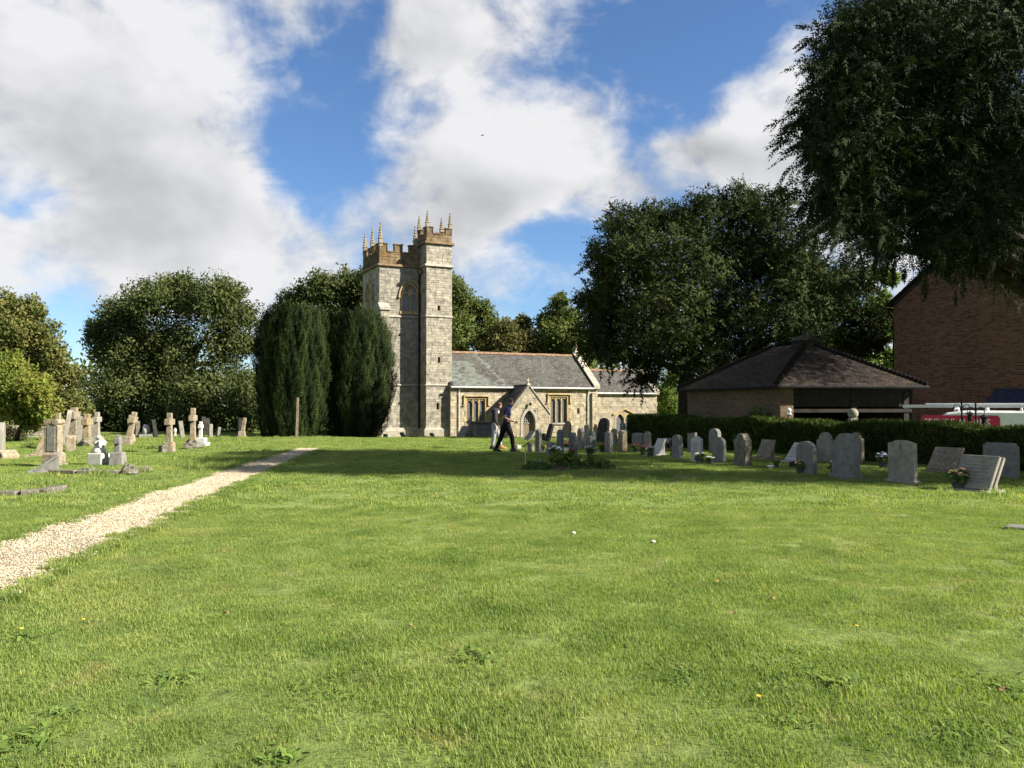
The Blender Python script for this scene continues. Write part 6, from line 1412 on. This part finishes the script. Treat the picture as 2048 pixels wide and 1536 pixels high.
def reg_boy(e, c):
    if e in (4, 5, 6, 23, 24, 25): return 2
    if e in (11, 16) or (e in (10, 15) and c.z < .88): return 2
    if e in (17, 18, 19, 20, 21, 22) or (e == 0 and c.z < .90): return 1
    return 0
skin_figure('body', V_, E_, [M_HOOD, M_JOG, M_SKIN], reg_boy, boy, fm.mesh('fingers'))
head_hair(boy, (.17,0,1.635), (.106,.094,.108), M_HAIRR, 26)
m = MB(); m.tube([(-.10,0,1.40),(-.07,.09,1.44),(.05,.11,1.46),(.11,.07,1.42)], [.05,.055,.05,.03], 8); m.tube([(-.10,0,1.40),(-.07,-.09,1.44),(.05,-.11,1.46),(.11,-.07,1.42)], [.05,.055,.05,.03], 8); m.build('hood', M_HOOD, boy, smooth=True)
m = MB(); m.prism([(.10,1.30),(.17,1.36),(.155,1.44),(.10,1.45)], -.045, .045); m.build('collar', M_SHIRTW, boy, bevel=.01)
shoe(boy, (-.10,-.10,.10), (.08,-.10,.045), M_BARK); shoe(boy, (.24,.10,.10), (.43,.10,.05), M_SHOET)

# ------------------------------------------------------------------ flowers, bed and small things
FC = {'red': plain('red_petals', (.42,.03,.03), .7), 'pink': plain('pink_petals', (.62,.12,.22), .7), 'white': plain('white_petals', (.78,.77,.74), .7, .2, .04), 'yellow': plain('yellow_petals', (.65,.42,.05), .7), 'purple': plain('lilac_petals', (.38,.28,.55), .7), 'dry': plain('dried_flowers', (.22,.14,.08), .9), 'orange': plain('orange_petals', (.60,.25,.10), .7)}
M_POT = plain('terracotta_pot', (.30,.15,.09), .9); M_POTG = plain('dark_pot', (.05,.055,.05), .7); M_POTL = plain('lilac_pot', (.30,.27,.46), .6, .3, .05)
def bouquet(label, u, v, cols, size, seed, pot=M_POTG, nf=12, group='grave flowers', name='grave_flowers'):
    g = G(u, v); t = thing(name, label, 'flowers', g, 0, group); r = random.Random(seed); s = size
    m = MB(); m.lathe([(s*.25,-.03),(s*.30,s*.30),(s*.34,s*.38),(s*.30,s*.38),(s*.27,s*.34)], 10); m.build('pot', pot, t)
    leaf_cloud(t, 'foliage', [(0, 0, s*.62, s*.42, s*.42, s*.34)], 260, s*.20, L_PLANT, seed, surf=.5)
    for k in range(nf):
        a = r.uniform(0, 6.28); q = r.uniform(.1, .46)*s; z = s*(.62+.36*math.sqrt(max(0, 1-(q/(.5*s))**2)))*r.uniform(.82, 1.05); c = r.choice(cols); m = MB(); rad = s*r.uniform(.07, .11)
        for j in range(6): b = j*1.047; m.blob((q*math.cos(a)+rad*.7*math.cos(b), q*math.sin(a)+rad*.7*math.sin(b), z), (rad*.55, rad*.55, rad*.4), 5, 3)
        m.blob((q*math.cos(a), q*math.sin(a), z+rad*.15), rad*.4, 5, 3); m.build('blossom', FC[c], t)
    return t
bouquet('orange and yellow flowers at the foot of the gothic pointed headstone', 1083, 906, ['orange','yellow'], .30, 1)
bouquet('orange flowers in a white vase behind the blue grey headstone', 1133, 902, ['orange','pink'], .34, 2, M_WHITE)
bouquet('white flowers at the front of the planted grave', 1109, 921, ['white'], .42, 3, nf=16)
bouquet('small dark red flowers in a low bowl on the planted grave', 1143, 913, ['red'], .26, 4)
bouquet('pale pink and cream flowers before the squat grey headstone', 1180, 912, ['white','pink','dry'], .34, 5)
bouquet('red flowers left of the peaked pale headstone', 1205, 905, ['red'], .30, 6)
bouquet('red flowers before the scallop topped headstone', 1272, 907, ['red','orange'], .34, 7)
bouquet('pink flowers, left of the low wreaths by the white tablet', 1287, 911, ['pink','red'], .34, 8)
bouquet('white and pink flowers touching the small white tablet', 1301, 914, ['white','pink'], .36, 9)
bouquet('red posy at the left foot of the sunken panel headstone', 1345, 913, ['red','pink'], .26, 10)
bouquet('pale salmon blooms beside the hedge near the white tablet', 1334, 897, ['orange','white'], .26, 11)
bouquet('white and pink flowers under the pediment headstone', 1399, 928, ['white','pink'], .32, 12)
bouquet('small leafy plant with white flowers before the black lettered headstone', 1420, 929, ['white'], .26, 13)
bouquet('white bouquet at the foot of the faintly lettered round headstone', 1601, 947, ['white','yellow'], .32, 14, nf=16)
bouquet('mixed dark bouquet before the broad thick headstone', 1671, 952, ['white','red','dry'], .34, 15)
bouquet('lilac and white flowers left of the serpentine headstone', 1768, 937, ['purple','white'], .40, 16, nf=16)
bouquet('brown dried flowers in front of the open book stone', 1918, 981, ['dry'], .42, 17, nf=26)
bouquet('small pale flowers on the grass left of the leaning plaque', 1552, 934, ['orange','pink'], .20, 18, nf=7)
# planted grave bed
gb = G(1135, 938); bed = thing('flower_bed', 'low planted grave mound with bushy green perennials', 'flower bed', gb, ROT_CH-.35)
m = MB(); m.blob((0,0,-.04), (1.35,.5,.13), 24, 8, jit=.05, seed=2); m.build('soil', plain('bare_soil', (.06,.045,.03), .95, .1, .3), bed, smooth=True)
r = random.Random(9); bl = [(r.uniform(-1.15,1.15), r.uniform(-.35,.4), r.uniform(.04,.10), r.uniform(.16,.28), r.uniform(.16,.28), r.uniform(.08,.17)) for _ in range(22)]
leaf_cloud(bed, 'foliage', bl, 5200, .075, L_PLANT, 5, surf=.6)
leaf_cloud(bed, 'rose_leaves', [(.1,.1,.22,.26,.24,.18), (-.25,.2,.24,.2,.2,.18), (.7,.0,.18,.24,.24,.15)], 1800, .08, L_LITE, 6, surf=.6)
g = G(1051, 940); t = thing('garden_stake', 'thin cane stake at the left end of the planted grave', 'stake', g); m = MB(); m.tube([(0,0,-.1),(0,0,.62)], .015, 6); m.build('cane', M_STICK, t); m = MB(); m.tube([(-.07,0,.58),(.0,0,.63),(.10,0,.70)], .014, 6); m.build('tie', M_IRON, t)
g = G(1076, 934); t = thing('flower_pot', 'small lilac pot on the bare soil of the planted grave', 'pot', g); m = MB(); m.lathe([(.065,-.02),(.085,.14),(.092,.15),(.08,.15),(.07,.1)], 12); m.build('pot', M_POTL, t, smooth=True)
g = G(1541, 939); t = thing('flower_bowl', 'tiny white footed bowl on the grass before the plaque', 'bowl', g); m = MB(); m.lathe([(.04,0),(.03,.03),(.09,.09),(.10,.10),(.08,.09)], 10); m.build('bowl', M_WHITE, t)
for (u, v, lab) in ((1797, 962, 'dark stone flower holder at the foot of the serpentine headstone'), (1590, 934, 'small stone block under the leaning plaque')):
    g = G(u, v); t = thing('flower_holder', lab, 'flower holder', g, ROT_GR); m = MB(); m.box(-.12,.12,-.10,.10,-.03,.14); m.lathe([(.05,.14),(.05,.16)], 8); m.build('block', H_DARK, t, bevel=.01)
# shrubs by the left wall and bush at right
def bush(label, u, v, rad, n, mat, seed, leaf=.1, name='shrub', D=None):
    g = G(u, v) if D is None else P(u, v, D); g.z = zgf(g.x, g.y); t = thing(name, label, 'shrub', g); leaf_cloud(t, 'foliage', [(0,0,rad[2]*.8,*rad), (rad[0]*.5,0,rad[2]*.6,rad[0]*.7,rad[1]*.8,rad[2]*.7), (-rad[0]*.5,.1,rad[2]*.6,rad[0]*.7,rad[1]*.8,rad[2]*.7)], n, leaf, mat, seed, surf=.6)
    m = MB(); [m.tube([(0,0,-.1),(random.uniform(-.5,.5)*rad[0],random.uniform(-.5,.5)*rad[1],rad[2]*.9)], [.03,.01], 5) for _ in range(4)]; m.build('stems', M_BARK, t)
bush('dry brownish bush by the low wall at the far left', 28, 880, (.75,.6,.5), 2600, L_BRWN, 3, .07)
bush('green climber spilling over the garage wall corner', 1510, 830, (.55,.7,.8), 3500, L_PLANT, 4, .11, D=28.6, name='climber')
bush('dark shrub beside the garage near the chancel end', 1375, 830, (.9,.9,.9), 3500, L_PLANT, 5, .12, D=34.5)
# low stone wall behind the left graves
a, b = P(-60, 860, 40), P(170, 860, 42); d = Vector((b.x-a.x, b.y-a.y, 0)); wl_ = thing('stone_wall', 'low rubble boundary wall under the left edge trees', 'wall', (a.x, a.y, zgf(a.x, a.y)), math.atan2(d.y, d.x))
m = MB(); m.box(0, d.length, 0, .4, -.3, .62); wlc = m.build('core', M_MORT, wl_)
pieces(wl_, courses(SQ(0, d.length, -.05, .64), [], (.13,.2), (.2,.45), 0, (.01,.04), seed=71), M_RUB, 'stone', 'stonework', 140)
# weeds, leaves, toadstools and flowers in the lawn
L_WEED = leaf_mat('plantain_leaf', [(.085,.145,.03), (.13,.20,.04), (.18,.25,.055)], .35, .6, .2)
def weed(label, u, v, n, ln, seed, upr=.35, spread=.05):
    g = G(u, v); r = np.random.default_rng(seed); V = []; Fc = []; T = []
    for k in range(n):
        a = r.uniform(0, 6.28); ox, oy = r.normal(0, spread), r.normal(0, spread); L = ln*r.uniform(.6, 1.1); w = L*.16; dx, dy = math.cos(a), math.sin(a); px, py = -dy*w, dx*w; e = r.uniform(.1, upr); b = len(V)
        for f, ww, z in ((.02,.25,.01), (.4,1,.4*e*1.3), (.75,.8,.75*e), (1,.05,e*.8)): V += [(ox+dx*L*f-px*ww, oy+dy*L*f-py*ww, z*L+.012), (ox+dx*L*f+px*ww, oy+dy*L*f+py*ww, z*L+.012)]
        Fc += [(b+2*i, b+2*i+1, b+2*i+3, b+2*i+2) for i in range(3)]; T += [r.random()]*3
    t = thing('weed_patch', label, 'weed', g, 0, 'broad leaved weeds in the lawn'); t['kind'] = 'stuff'; obj('leaves', np_mesh('leaves', np.array(V), np.array(Fc), np.array(T)), L_WEED, t)
for i, (u, v, lab) in enumerate(((125,1432,'spreading strap leaved weed near the lower left corner'), (352,1362,'upright leaved weed left of centre in the near lawn'), (30,1492,'flat broad weed in the lower left corner'), (662,1382,'pale leaved rosette left of the middle in the near lawn'), (560,1522,'leafy tuft cut by the bottom edge, left of middle'), (950,1318,'small weed rosette in the middle of the near lawn'),
        (1365,1358,'dark low weed patch right of middle'), (1595,1345,'dark weed clump, upper of the pair at the right'), (1690,1370,'dark weed clump, right of the pair'), (1575,1385,'dark weed clump, lower of the pair at the right'), (1950,1465,'bright broad leaved weed clump in the lower right corner'), (2010,1380,'weed rosette at the right edge of the lawn'), (1590,1450,'small weed clump low in the right half'), (60,1280,'small weed rosette under the path end'))):
    weed(lab, u, v, 46+14*(i % 4), .05+.015*(i % 3), 40+i, .6, .05+.03*(i % 4))
M_LEAFB = plain('fallen_leaf', (.26,.16,.075), .8, .2, .3); M_MUSH = plain('pale_toadstool', (.50,.44,.34), .7)
def fallen(label, u, v, s, seed, mat, group='fallen leaves on the lawn'):
    g = G(u, v); t = thing('fallen_leaf', label, 'leaf', g+Vector((0,0,.035)), seed*1.3, group); m = MB(); n = 9; top = []
    for k in range(n): a = 2*math.pi*k/n; q = s*(.5+.16*math.cos(3*a)+.1*math.cos(a)); top.append((q*math.cos(a)*1.35, q*math.sin(a), .25*s*math.cos(2*a)+.15*s))
    vs = top+[(x, y, z-.002) for x, y, z in top]+[(0,0,.02*s), (0,0,.018*s)]; m.add(vs, [(k, (k+1) % n, 2*n) for k in range(n)]+[((k+1) % n+n, k+n, 2*n+1) for k in range(n)]+[(k+n, (k+1) % n+n, (k+1) % n, k) for k in range(n)]); m.build('blade', mat, t)
for i, (u, v, lab) in enumerate(((453,1236,'tan fallen leaf on the lawn left of middle'), (1467,1238,'reddish fallen leaf right of middle'), (1545,1205,'pale orange fallen leaf right of middle'), (1437,1172,'small red brown fallen leaf, highest of those on the right'), (2000,1391,'cream fallen leaf near the right edge'), (820,1262,'brown fallen leaf in the middle of the lawn'))): fallen(lab, u, v, .036, i+1, M_LEAFB)
for (u, v, lab) in ((1147,1073,'pale toadstool in the middle lawn, left of two'), (1306,1090,'pale toadstool in the middle lawn, right of two')):
    g = G(u, v); t = thing('toadstool', lab, 'toadstool', g); m = MB(); m.lathe([(.008,0),(.007,.035)], 8); m.build('stem', M_MUSH, t); m = MB(); m.lathe([(.030,.034),(.027,.046),(.014,.056),(.002,.058)], 12); m.build('cap', M_MUSH, t, smooth=True)
for i, (u, v, lab) in enumerate(((165,1252,'yellow lawn flower in the lower left'), (1713,1267,'yellow lawn flower in the right half, upper of two'), (1518,1413,'yellow lawn flower in the right half, lower of two'), (44,1273,'yellow lawn flower close to the left edge'))):
    g = G(u, v); t = thing('lawn_flower', lab, 'flower', g, i, 'yellow flowers in the lawn'); m = MB(); m.tube([(0,0,0),(.005,0,.05)], .0025, 5); m.build('stem', L_WEED, t); m = MB()
    for k in range(7): a = k*.9; m.blob((.005+.008*math.cos(a), .008*math.sin(a), .05), (.006,.006,.003), 5, 3)
    m.build('petals', FC['yellow'], t)
# a bird high over the church
p = P(965, 271, 105); t = thing('bird', 'dark bird flying high in the sky above the tower', 'bird', p, .6); m = MB(); m.blob((0,0,0), (.16,.05,.045), 8, 6); m.blob((.17,0,.02), (.05,.035,.035), 6, 5); m.add([(-.12,-.03,0),(-.12,.03,0),(-.30,.06,.0),(-.30,-.06,0),(-.12,-.03,-.01),(-.12,.03,-.01)], [(0,1,2,3),(3,2,5,4)]); m.build('body', M_IRON, t)
for s in (-1, 1): m = MB(); m.add([(.06,0,.01),(-.06,0,.01),(-.07,s*.18,.09),(.03,s*.18,.10),(-.10,s*.36,.05),(.06,0,0),(-.06,0,0),(-.07,s*.18,.08),(.03,s*.18,.09)], [(0,1,2,3),(3,2,4),(5,8,7,6),(8,4,7)]); m.build('wing', M_IRON, t)

# things of one piece stand without a holder
for o in [q for q in COL.objects if q.type == 'EMPTY' and q.parent is None and len(q.children) == 1 and not q.children[0].children]:
    c = o.children[0]; rot = Matrix.Rotation(o.rotation_euler.z, 4, 'Z'); mw = Matrix.Translation(o.location) @ rot @ c.matrix_basis; nm = o.name
    props = {k: o[k] for k in o.keys()}; bpy.data.objects.remove(o); c.parent = None; c.matrix_world = mw; c.name = nm
    for k, v in props.items(): c[k] = v
